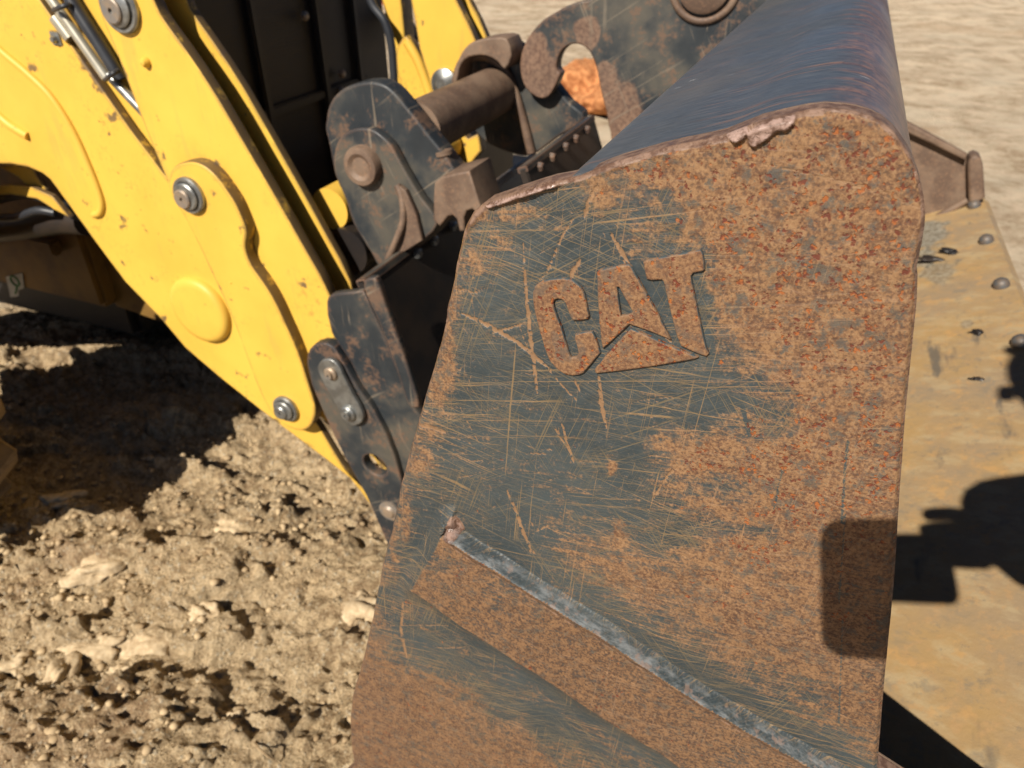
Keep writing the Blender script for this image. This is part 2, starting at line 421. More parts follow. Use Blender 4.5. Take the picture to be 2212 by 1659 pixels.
M = {}
M['side'] = mat_side(); M['shell'] = mat_shell(); M['dark'] = mat_dark(); M['yellow'] = mat_yellow()
M['rust'] = mat_rust(); M['yellow_smooth'] = mat_yellow('smooth_yellow_paint', False); M['floor'] = mat_floor()
M['soil'] = mat_soil('dry_tan_soil'); M['pebble'] = mat_simple('pale_pebbles', (.56, .42, .25), .95, 0, (.33, .23, .13), 9, .3, .15)
M['clod'] = mat_simple('dry_clay_clod', (.62, .485, .31), .95, 0, (.46, .34, .205), 90, 1.0, .15)
M['clay'] = mat_simple('orange_clay', (.60, .27, .11), .95, 0, (.34, .13, .05), 26, 1.0, .15)
M['zinc'] = mat_simple('grey_zinc_steel', (.36, .37, .36), .38, .75, (.22, .22, .21), 60, .1)
M['shaded_yellow'] = mat_simple('shade_darkened_yellow_paint', (.30, .165, .030), .6, 0, (.13, .070, .020), 6, .2)  # dusty yellow darkened to stand in for the shade under the boom
M['bolt'] = mat_simple('dull_blue_grey_bolt', (.10, .11, .12), .55, .3, (.16, .12, .09), 60, .2)
M['pin'] = mat_simple('rust_flecked_pin_steel', (.34, .25, .17), .5, .35, (.22, .20, .18), 45, .3)
M['chrome'] = mat_simple('plated_cylinder_steel', (.66, .62, .50), .30, .7, (.52, .47, .36), 20)
M['hose'] = mat_simple('black_rubber_hose', (.022, .024, .030), .42, 0, (.035, .038, .045), 20)
M['rubber'] = mat_simple('dusty_tire_rubber', (.30, .215, .125), .85, 0, (.16, .11, .06), 14, .5)
M['black'] = mat_simple('black_frame_paint', (.012, .012, .013), .55, 0, (.022, .019, .017), 9)
M['panel'] = mat_simple('oily_black_steel', (.016, .014, .014), .42, 0, (.034, .024, .018), 14, .2)
M['white'] = mat_simple('white_sticker', (.62, .62, .58), .5, 0, (.5, .5, .46), 60)
M['green'] = mat_simple('green_print', (.03, .26, .07), .5)
M['brick'] = mat_simple('red_painted_block', (.42, .10, .055), .8, 0, (.30, .075, .05), 3)
M['pink'] = mat_simple('pink_red_plastic', (.75, .06, .12), .4)
M['glass'] = mat_simple('phone_glass', (.02, .02, .022), .15)
M['skin'] = mat_simple('skin', (.45, .26, .18), .5)
M['cloth'] = mat_simple('navy_work_shirt', (.03, .045, .09), .9)
M['denim'] = mat_simple('blue_denim', (.05, .08, .14), .9)
M['hair'] = mat_simple('brown_hair', (.04, .025, .015), .7)
M['boot'] = mat_simple('tan_leather', (.22, .13, .07), .7)
def mat_grille():
    s = NB('perforated_black_grille')
    vd, _ = s.voro(130, rnd=0.0)
    c = s.mix(s.rng(vd, .30, .42), (.004, .004, .004), (.030, .026, .022))
    return s.out(c, .55, 0, s.bump(vd, .4, .002), .4)
M['grille'] = mat_grille()

# ------------------------------------------------------------------ building helpers
def thing(name, label, cat, base, group=None):
    o = bpy.data.objects.new(name, None)
    o.empty_display_size = .1
    col.objects.link(o)
    o.location = ROT @ Vector(base)
    o.rotation_euler = (0, 0, -AZ)
    o['label'] = label; o['category'] = cat
    if group: o['group'] = group
    o['_b'] = list(base)
    return o
def link(name, me, mat, parent=None, label=None, smooth=None):
    """me is in frame coordinates"""
    o = bpy.data.objects.new(name, me)
    col.objects.link(o)
    if mat is not None and not me.materials: me.materials.append(mat)
    root = parent
    if parent is None:
        o.rotation_euler = (0, 0, -AZ)
    else:
        while root.parent: root = root.parent
        b = Vector(root['_b'])
        me.transform(Matrix.Translation(-b))
        o.parent = parent
    if label: o['label'] = label
    if smooth is not None:
        me.shade_smooth() if smooth else me.shade_flat()
        if smooth and smooth is not True: me.set_sharp_from_angle(angle=smooth)
    return o
def mesh_from(name, V, F):
    me = bpy.data.meshes.new(name)
    me.from_pydata([tuple(v) for v in V], [], F); me.update()
    return me
def slab(name, outline, K0, t, mat, parent, bevel=.003, holes=(), smooth=6, label=None, px=True, to_link=True):
    """a plate: outline (photo points at plane K0, or x,z pairs) extruded t away from the eye"""
    cu = bpy.data.curves.new(name, 'CURVE'); cu.dimensions = '2D'; cu.fill_mode = 'BOTH'
    cu.extrude = max(t / 2 - bevel, 1e-5); cu.bevel_depth = bevel; cu.bevel_resolution = 2; cu.offset = -bevel
    for k, pts in enumerate([outline] + list(holes)):
        p2 = [Q2(a, b, K0) for a, b in pts] if px else list(pts)
        if smooth: p2 = catmull(p2, smooth)
        sp = cu.splines.new('POLY'); sp.points.add(len(p2) - 1)
        for q, (a, b) in zip(sp.points, p2): q.co = (a, b, 0, 1)
        sp.use_cyclic_u = True
    tmp = bpy.data.objects.new(name, cu); col.objects.link(tmp)
    dg = bpy.context.evaluated_depsgraph_get()
    me = bpy.data.meshes.new_from_object(tmp.evaluated_get(dg))
    bpy.data.objects.remove(tmp); bpy.data.curves.remove(cu)
    me.transform(Matrix(((1, 0, 0, 0), (0, 0, -1, K0 + t / 2), (0, 1, 0, 0), (0, 0, 0, 1))))
    me.materials.clear(); me.name = name
    if not to_link: return me
    o = link(name, me, mat, parent, label)
    me.shade_smooth(); me.set_sharp_from_angle(angle=math.radians(32))
    return o
def lathe(name, prof, c, axis, mat, parent, seg=40, label=None):
    """prof: list of (radius, distance along axis) from c"""
    a = Vector(axis).normalized(); u = a.orthogonal().normalized(); v = a.cross(u)
    V, F = [], []
    for r, d in prof:
        for i in range(seg):
            th = 2 * math.pi * i / seg
            V.append(Vector(c) + a * d + (u * math.cos(th) + v * math.sin(th)) * r)
    for j in range(len(prof) - 1):
        for i in range(seg):
            F.append((j * seg + i, j * seg + (i + 1) % seg, (j + 1) * seg + (i + 1) % seg, (j + 1) * seg + i))
    F.append(tuple(range(seg))[::-1]); F.append(tuple(range((len(prof) - 1) * seg, len(prof) * seg)))
    me = mesh_from(name, V, F)
    bm = bmesh.new(); bm.from_mesh(me); bmesh.ops.recalc_face_normals(bm, faces=bm.faces); bm.to_mesh(me); bm.free()
    o = link(name, me, mat, parent, label)
    me.shade_smooth(); me.set_sharp_from_angle(angle=math.radians(35))
    return o
def tube(name, pts, r, mat, parent, seg=16, smooth=8, label=None, taper=None):
    P = catmull([tuple(p) for p in pts], smooth, closed=False) if smooth else pts
    P = [Vector(p) for p in P]; n = len(P)
    V, F = [], []
    up = None
    for i, p in enumerate(P):
        t = (P[min(i + 1, n - 1)] - P[max(i - 1, 0)]).normalized()
        if up is None: up = t.orthogonal().normalized()
        up = (up - t * up.dot(t)).normalized(); v = t.cross(up)
        rr = r if taper is None else r * taper[min(int(i / n * len(taper)), len(taper) - 1)]
        for k in range(seg):
            a = 2 * math.pi * k / seg
            V.append(p + (up * math.cos(a) + v * math.sin(a)) * rr)
    for i in range(n - 1):
        for k in range(seg):
            F.append((i * seg + k, i * seg + (k + 1) % seg, (i + 1) * seg + (k + 1) % seg, (i + 1) * seg + k))
    F.append(tuple(range(seg))[::-1]); F.append(tuple((n - 1) * seg + k for k in range(seg)))
    me = mesh_from(name, V, F)
    o = link(name, me, mat, parent, label)
    me.shade_smooth(); me.set_sharp_from_angle(angle=math.radians(50))
    return o
def prism(name, profile, y0, y1, mat, parent, bevel=.003, label=None):
    """profile of (x,z) pairs extruded across from y0 to y1"""
    n = len(profile)
    V = [(x, y0, z) for x, z in profile] + [(x, y1, z) for x, z in profile]
    F = [tuple(range(n)), tuple(range(2 * n - 1, n - 1, -1))] + [(i, i + n, (i + 1) % n + n, (i + 1) % n) for i in range(n)]
    me = mesh_from(name, V, F)
    bm = bmesh.new(); bm.from_mesh(me); bmesh.ops.recalc_face_normals(bm, faces=bm.faces)
    if bevel: bmesh.ops.bevel(bm, geom=bm.edges[:], offset=bevel, segments=2, affect='EDGES', clamp_overlap=True)
    bm.to_mesh(me); bm.free()
    o = link(name, me, mat, parent, label)
    me.shade_smooth(); me.set_sharp_from_angle(angle=math.radians(35))
    return o
def box(name, x0, x1, y0, y1, z0, z1, mat, parent, bevel=.004, label=None):
    return prism(name, [(x0, z0), (x1, z0), (x1, z1), (x0, z1)], y0, y1, mat, parent, bevel, label)
def set_attr(me, name, rgb):
    a = me.color_attributes.new(name, 'FLOAT_COLOR', 'POINT')
    buf = np.ones((len(me.vertices), 4), np.float32)
    for i, c in enumerate(rgb): buf[:, i] = c
    a.data.foreach_set('color', buf.ravel())
def np_mesh(name, V, quads):
    me = bpy.data.meshes.new(name)
    V = np.asarray(V, np.float32); quads = np.asarray(quads, np.int32)
    me.vertices.add(len(V)); me.vertices.foreach_set('co', V.ravel())
    me.loops.add(quads.size); me.loops.foreach_set('vertex_index', quads.ravel())
    me.polygons.add(len(quads))
    me.polygons.foreach_set('loop_start', np.arange(0, quads.size, 4, dtype=np.int32))
    me.update(calc_edges=True); me.validate()
    return me

# ------------------------------------------------------------------ ground
def ground():
    # far sheet
    R = 150
    rings = np.concatenate([np.linspace(-R, -8, 26), np.linspace(-7.5, 12, 200), np.linspace(13, R, 30)])
    X, Y = np.meshgrid(rings, rings)
    Z = fbm(X * .9, Y * .9, 3) * .03 + fbm(X * 3.1, Y * 3.1, 2) * .006 + fbm(X * .12, Y * .12, 2) * .10 * sstep(3, 14, np.hypot(X, Y))
    hole = None
    Z = np.where((X > -2.28) & (X < .03) & (Y > -.15) & (Y < 3.18), -.09, Z)
    Z -= .012
    n = len(rings)
    idx = np.arange(n * n).reshape(n, n)
    q = np.stack([idx[:-1, :-1], idx[:-1, 1:], idx[1:, 1:], idx[1:, :-1]], -1).reshape(-1, 4)
    me = np_mesh('ground', np.stack([X.ravel(), Y.ravel(), Z.ravel()], 1), q)
    set_attr(me, 'wear', [np.ones(n * n), 0, 0])
    g = link('ground', me, M['soil'], smooth=True); g['kind'] = 'structure'
    # near, rough soil in relief
    GS = .0046
    xs = np.arange(-2.35, .10, GS); ys = np.arange(-.22, 3.25, GS)
    X, Y = np.meshgrid(xs, ys)
    ca, sa = math.cos(.42), math.sin(.42)
    U = X * ca + Y * sa; Vv = -X * sa + Y * ca
    ridge = np.sin(Vv * 15 + 2.4 * fbm(X * 1.6, Y * 1.6, 3)) * .007
    r1 = 1 - np.abs(fbm(X * 7, Y * 7, 3)) * 2.2
    Z = ridge + fbm(X * 1.5, Y * 1.5, 3) * .035 + .012 * np.clip(r1, 0, 1)
    crumb = fbm(X * 24, Y * 24, 3, .6)
    Z += .008 * np.clip(crumb, -.30, .55)
    grit = np.abs(fbm(X * 34, Y * 34, 3, .62)); Z += .009 * np.clip(grit, 0, .5)
    amt = sstep(-.25, .25, fbm(X * 2.2 + 9, Y * 2.2, 2))
    Z += (.35 + .6 * amt) * (.008 * np.maximum(fbm(X * 75, Y * 75, 2, .7), -.15) + .012 * sstep(.22, .42, perlin(X * 48 + 3, Y * 48)))
    Z -= .011 * sstep(.30, .46, perlin(X * 30 + 11, Y * 30 + 4)) * (.5 + amt) + .008 * sstep(.34, .5, perlin(X * 58 + 1, Y * 58 + 8)) * (.3 + amt)
    # slabby, broken crust patches
    sl = fbm(U * 2.6 + 4, Vv * 7.5 + 1, 2)
    Z += .022 * sstep(.10, .125, sl + .05 * crumb) + .018 * sstep(.26, .28, sl + .07 * crumb) - .006 * sstep(-.2, -.26, sl + .04 * crumb)
    edge = np.minimum.reduce([X - xs[0], xs[-1] - X, Y - ys[0], ys[-1] - Y])
    Z = Z * sstep(0, .35, edge) - .02 * (1 - sstep(0, .12, edge)) + .004
    m, n = X.shape
    idx = np.arange(m * n).reshape(m, n)
    q = np.stack([idx[:-1, :-1], idx[:-1, 1:], idx[1:, 1:], idx[1:, :-1]], -1).reshape(-1, 4)
    me = np_mesh('soil', np.stack([X.ravel(), Y.ravel(), Z.ravel()], 1), q)
    set_attr(me, 'wear', [sstep(.35, 0, edge).ravel(), 0, 0])
    g2 = link('broken_soil', me, M['soil'], smooth=True); g2['kind'] = 'structure'
    return xs, ys, Z
gx, gy, gz = ground()
def gh(x, y):
    i = int(np.clip(round((x - gx[0]) / .0046), 0, len(gx) - 1)); j = int(np.clip(round((y - gy[0]) / .0046), 0, len(gy) - 1))
    return float(gz[j, i])

def rock_mesh(name, size, seed, sub=2, flat=.6, rough=.35):
    bm = bmesh.new(); bmesh.ops.create_icosphere(bm, subdivisions=sub, radius=1)
    r = random.Random(seed); off = Vector((r.uniform(-50, 50), r.uniform(-50, 50), r.uniform(-50, 50)))
    for v in bm.verts:
        d = v.co.normalized()
        k = 1 + rough * mnoise.noise(d * 1.3 + off) * 1.6 + rough * .5 * mnoise.noise(d * 3.4 + off)
        v.co = Vector((d.x * k * size[0], d.y * k * size[1], max(d.z, -.5) * k * size[2]))
    me = bpy.data.meshes.new(name); bm.to_mesh(me); bm.free()
    return me
def pebbles():
    base = []
    for k in range(6):
        me = rock_mesh('p', (1, .85, .6), 40 + k, 1)
        base.append((np.array([v.co[:] for v in me.vertices]), np.array([p.vertices[:] for p in me.polygons])))
        bpy.data.meshes.remove(me)
    r = np.random.default_rng(5)
    N = 52000
    xs_, ys_ = r.uniform(-2.25, .0, N), r.uniform(-.1, 3.1, N)
    k = perlin(xs_ * 2.3, ys_ * 2.3) + r.normal(size=N) * .18 > -.04
    xs_, ys_ = xs_[k], ys_[k]; N = len(xs_)
    ii = np.clip(np.round((xs_ - gx[0]) / .0046).astype(int), 0, len(gx) - 1); jj = np.clip(np.round((ys_ - gy[0]) / .0046).astype(int), 0, len(gy) - 1)
    zs_ = gz[jj, ii]
    S_ = .0014 + .0085 * r.random(N) ** 5
    A_ = r.uniform(0, 6.28, N); B_ = r.integers(0, 6, N)
    V, F, off = [], [], 0
    for q in range(6):
        m = B_ == q; b, f = base[q]
        c, sn, sz = np.cos(A_[m])[:, None], np.sin(A_[m])[:, None], S_[m][:, None]
        px_ = (b[:, 0] * c - b[:, 1] * sn) * sz + xs_[m][:, None]; py_ = (b[:, 0] * sn + b[:, 1] * c) * sz + ys_[m][:, None]
        pz_ = b[:, 2][None] * sz + zs_[m][:, None] + sz * .3
        V.append(np.stack([px_, py_, pz_], -1).reshape(-1, 3)); n_ = int(m.sum())
        F.append((f[None] + (np.arange(n_) * len(b))[:, None, None]).reshape(-1, 3) + off); off += n_ * len(b)
    me = bpy.data.meshes.new('gravel'); V = np.concatenate(V); F = np.concatenate(F)
    me.from_pydata(V.tolist(), [], F.tolist())
    o = link('gravel', me, M['pebble'], smooth=True); o['kind'] = 'stuff'; o['label'] = 'loose pale pebbles and crumbs scattered over the soil'
pebbles()

CL = [  # photo x, y, size x,y,z
    (325, 1372, .050, .030, .024, 'largest pale flat clay clod, in the middle of the lit soil left of the bucket'),
    (205, 1395, .036, .018, .020, 'long pale clod just left of the largest clay clod'),
    (135, 1462, .014, .030, .020, 'curled upright clod near the left edge, beside a darker hollow'),
    (258, 1468, .016, .010, .010, 'small bright oblong clod below the largest clay clod'),
    (440, 1330, .022, .014, .012, 'small rounded clod just right of the largest clay clod'),
    (30, 1420, .020, .014, .014, 'squarish clod at the left edge of the picture in sunlight'),
    (500, 1545, .018, .013, .013, 'small white stone clod in a cluster below centre of the soil'),
    (148, 1108, .028, .014, .012, 'dim clod in the shadow of the tire, left one of a pair'),
    (262, 1108, .030, .014, .012, 'dim angular clod in the shadow of the tire, right one of a pair'),
    (210, 1245, .040, .022, .018, 'pale clod on the sunlit rim of the shadow edge'),
    (505, 1140, .030, .020, .016, 'pale flattened clod upper right, between shadow edge and coupler'),
    (785, 1325, .026, .030, .014, 'pale clod next to the left edge of the rusty bucket side'),
]
for i, (px, py, sx, sy, sz, lab) in enumerate(CL):
    sx, sy, sz = sx * 1.1, sy * 1.1, sz * .95
    sx, sy, sz = sx * 1.15, sy * 1.15, sz * 1.1
    g = QG(px, py, 0.01)
    me = rock_mesh('soil_clod', (sx, sy, sz), 300 + i, 4, rough=.42)
    me.transform(Matrix.Rotation(.45 + .3 * math.sin(i * 3), 4, 'Z'))
    o = bpy.data.objects.new('soil_clod', me); col.objects.link(o); me.materials.append(M['clod'])
    for v in me.vertices: v.co += v.co.normalized() * (.004 * mnoise.noise(v.co * 90) + .0022 * mnoise.noise(v.co * 240))
    w = ROT @ Vector((g.x, g.y, gh(g.x, g.y) - sz * .10)); o.location = w; o.rotation_euler = (0, 0, -AZ)
    me.shade_smooth()
    o['label'] = lab; o['category'] = 'dirt clod'; o['group'] = 'clods of dry clay lying on the soil'

# dry straw on the soil
for i, (a, b, lab) in enumerate([((1000, 2935), (1095, 3010), 'bent dry straw lying on the soil by the bottom edge of the photo')]):
    pa, pb = QG(a[0] * .5486, a[1] * .5486, .03), QG(b[0] * .5486, b[1] * .5486, .02)
    for p in (pa, pb): p.z = gh(p.x, p.y) + .006
    mid = (pa + pb) / 2 + Vector((.004, -.006, .012))
    o = tube('straw', [pa, mid, pb], .0014, M['pebble'], None, seg=6)
    o['label'] = lab; o['category'] = 'straw'

# orange clay mound seen through the hook
mound_c = QG(1275, 236)
me = rock_mesh('clay_mound', (.30, .42, .20), 77, 6, rough=.5)
for v in me.vertices:
    v.co += v.co.normalized() * (.03 * mnoise.noise(v.co * 14) + .015 * mnoise.noise(v.co * 36))
me.transform(Matrix.Translation((mound_c.x, mound_c.y + .22, -.02)))
o = link('clay_mound', me, M['clay'], smooth=True)
o['label'] = 'low mound of bright orange clay behind the hook of the bucket'; o['category'] = 'dirt mound'

# far background things
def bg_box(name, x0, y0, x1, D, h, depth, mat, lab, cat, lift=0):
    g0 = QG(x0, y0); s = D / g0.y; a = QG(x0, y0); b = QG(x1, y0)
    t = thing(name, lab, cat, ((a.x + b.x) / 2, (a.y + b.y) / 2, 0))
    return a, b, t
a, b, t = bg_box('block_wall', 600, 13, 985, 0, .3, .3, None, 'low red block wall far off beyond the yard, left of the hook', 'wall')
dv = (b - a); L = dv.length; dv.normalize(); nv = Vector((-dv.y, dv.x, 0))
def obox(name, p, d, n, l, dep, z0, z1, mat, parent):
    V = [p, p + d * l, p + d * l + n * dep, p + n * dep]
    V = [Vector((v.x, v.y, z0)) for v in V] + [Vector((v.x, v.y, z1)) for v in V]
    me = mesh_from(name, V, [(3, 2, 1, 0), (4, 5, 6, 7), (0, 1, 5, 4), (1, 2, 6, 5), (2, 3, 7, 6), (3, 0, 4, 7)])
    return link(name, me, mat, parent)
bl = .40
a2 = a - dv * 1.2
for row in range(2):
    for k in range(int((L + 1.2) / bl)):
        obox('block', a2 + dv * (k * bl + (.2 if row else 0) + .006) + nv * (.004 * ((k * 7 + row) % 3)), dv, nv, bl - .012, .2, row * .2, row * .2 + .192, M['brick'], t)
a, b = QG(1052, 2), QG(1250, 2)
t = thing('equipment_trailer', 'dark low flat trailer far away at the top of the photo, with red marker lamps', 'trailer', ((a.x + b.x) / 2, (a.y + b.y) / 2, 0))
dv = (b - a).normalized(); nv = Vector((-dv.y, dv.x, 0)); L = (b - a).length
obox('deck', a, dv, nv, L, 1.4, .12, .30, M['black'], t)
obox('marker_lamp', a + dv * L * .48 - nv * .03, dv, nv, L * .17, .05, .03, .14, M['pink'], t)
obox('marker_lamp', a + dv * L * .68 - nv * .03, dv, nv, L * .27, .05, .03, .14, M['pink'], t)

# ------------------------------------------------------------------ bucket
bucket = thing('loader_bucket', 'large rusty dark grey loader bucket with raised letters on its side, filling the foreground', 'bucket', (-.05, KP + .78, 0))
OUT_PX = [(1040, 442), (1070, 432), (1100, 421), (1140, 408), (1180, 396), (1215, 390), (1250, 383), (1290, 366), (1330, 351), (1375, 339),
          (1420, 326), (1460, 317), (1500, 309), (1530, 303), (1560, 296), (1600, 280), (1640, 264), (1670, 257), (1700, 250), (1740, 242), (1780, 238),
          (1820, 241), (1850, 246), (1880, 255), (1905, 268), (1930, 289), (1948, 312), (1964, 336), (1976, 362), (1988, 395), (1996, 430), (1999, 462),
          (1998, 490), (1992, 530), (1985, 565), (1981, 580), (1983, 600), (1981, 650), (1976, 700), (1971, 750), (1966, 800), (1961, 850), (1956, 900), (1952, 950), (1949, 1000),
          (1944, 1060), (1941, 1110), (1938, 1160), (1935, 1210), (1930, 1280), (1923, 1350), (1917, 1410), (1911, 1470), (1906, 1530), (1901, 1590), (1895, 1659)]
LEFT_PX = [(765, 1659), (758, 1620), (755, 1580), (755, 1545), (759, 1510), (768, 1475), (779, 1440), (785, 1415), (793, 1380), (802, 1340), (808, 1305), (816, 1270),
           (824, 1225), (832, 1190), (843, 1155), (849, 1125), (856, 1090), (863, 1055), (870, 1025), (877, 1000), (886, 965), (895, 935), (903, 905),
           (914, 865), (923, 835), (932, 805), (940, 775), (950, 742), (957, 715), (963, 688), (967, 655), (973, 625), (981, 590), (989, 555),
           (995, 525), (1000, 505), (1007, 485), (1020, 460)]
out_near = [Q2(x, y, KP) for x, y in OUT_PX]
tail = [(.119, -.450), (.135, -.457), (.206, -.485), (.300, -.518), (.330, -.522), (.345, -.540), (.350, -.566), (.20, -.640), (0, -.733), (-.15, -.815), (-.25, -.85), (-.31, -.84), (-.335, -.80)]
out_near += [(a, b + EYE) for a, b in tail] + [Q2(x, y, KP) for x, y in LEFT_PX]
SIDE_T = .014

RIB_OUT = [(934, 1130), (955, 1129), (973, 1134), (999, 1151), (1033, 1170), (1066, 1190), (1104, 1212), (1141, 1237), (1193, 1270), (1234, 1296), (1293, 1331), (1341, 1362), (1382, 1392), (1446, 1434), (1520, 1483), (1594, 1526), (1669, 1570), (1743, 1611), (1817, 1652), (1880, 1690),
           (2000, 1760), (1900, 1980), (1500, 1715), (1419, 1655), (1345, 1611), (1271, 1563), (1215, 1527), (1159, 1489), (1103, 1455), (1048, 1418), (992, 1384), (936, 1343), (871, 1300), (868, 1285), (888, 1235), (906, 1196)]
RIDGE = [(951, 1149), (973, 1161), (1011, 1187), (1048, 1216), (1085, 1243), (1122, 1270), (1159, 1299), (1196, 1325), (1234, 1351), (1271, 1374), (1308, 1397), (1345, 1421), (1382, 1446), (1420, 1471), (1483, 1511), (1557, 1558), (1632, 1602), (1706, 1645), (1760, 1676), (1850, 1730)]
LOW = [(871, 1300), (936, 1343), (992, 1384), (1048, 1418), (1103, 1455), (1159, 1489), (1215, 1527), (1271, 1563), (1345, 1611), (1419, 1655), (1500, 1715), (1900, 1990)]
UPL = [(871, 1300), (868, 1285), (888, 1235), (906, 1196), (934, 1130), (973, 1134), (1033, 1170), (1104, 1212), (1193, 1270), (1293, 1331), (1382, 1392), (1446, 1434), (1520, 1483), (1594, 1526), (1669, 1570), (1743, 1611), (1880, 1690)]
def shrink(pts, h):                             # photo position of a raised point -> its foot on the plate
    k = (KP - h) / KP
    return [(1884 + (x - 1884) * k, -204 + (y + 204) * k) for x, y in pts]
HF, HR = .0080, .0106
RIB_TOP = [(962, 1122), (975, 1130), (1002, 1149), (1033, 1170), (1066, 1190), (1104, 1212), (1141, 1237), (1193, 1270), (1234, 1296), (1293, 1331), (1341, 1362), (1382, 1392), (1446, 1434), (1520, 1483), (1594, 1526), (1669, 1570), (1743, 1611), (1817, 1652), (1880, 1690), (2000, 1770)]
RIDGE = [(x, max(y, yo + 11)) for (x, y), yo in [((x, y), float(np.interp(x, [p[0] for p in RIB_TOP], [p[1] for p in RIB_TOP]))) for x, y in shrink(RIDGE, HR)]]
LOW_P = shrink(LOW, HF)
LEFT_P = shrink([(871, 1300), (899, 1250), (929, 1200), (947, 1158)], HF)
RIB_OUT = RIB_TOP + [(2050, 1900), (1900, 1980)] + LOW_P[::-1] + LEFT_P[1:]
LOW = LOW_P
UPL = LEFT_P + RIB_TOP
PAINT1 = [(1000, 500), (1060, 448), (1130, 432), (1230, 410), (1290, 470), (1370, 430), (1425, 470), (1440, 560), (1530, 560), (1545, 640), (1545, 760), (1600, 800),
          (1660, 880), (1560, 920), (1470, 930), (1430, 1000), (1440, 1050), (1500, 1110), (1480, 1170), (1330, 1180), (1230, 1180), (1230, 1230), (1330, 1290), (1440, 1360),
          (1560, 1440), (1660, 1500), (1780, 1560), (1900, 1680), (1700, 1680), (1500, 1530), (1250, 1368), (1100, 1262), (958, 1160), (880, 1295), (820, 1280), (850, 1150), (880, 1050),
          (915, 930), (960, 800), (985, 640)]
PAINT2 = [(870, 1305), (950, 1352), (1050, 1418), (1150, 1487), (1250, 1556), (1330, 1612), (1420, 1680), (1310, 1680), (1200, 1600), (1100, 1545), (1000, 1480), (930, 1450), (850, 1400), (822, 1370), (820, 1310)]
PAINT3 = [(1520, 1120), (1600, 1128), (1680, 1140), (1660, 1156), (1560, 1150), (1500, 1140)]
PAINT4 = [(1470, 1020), (1540, 1010), (1620, 1040), (1640, 1070), (1560, 1100), (1480, 1080)]

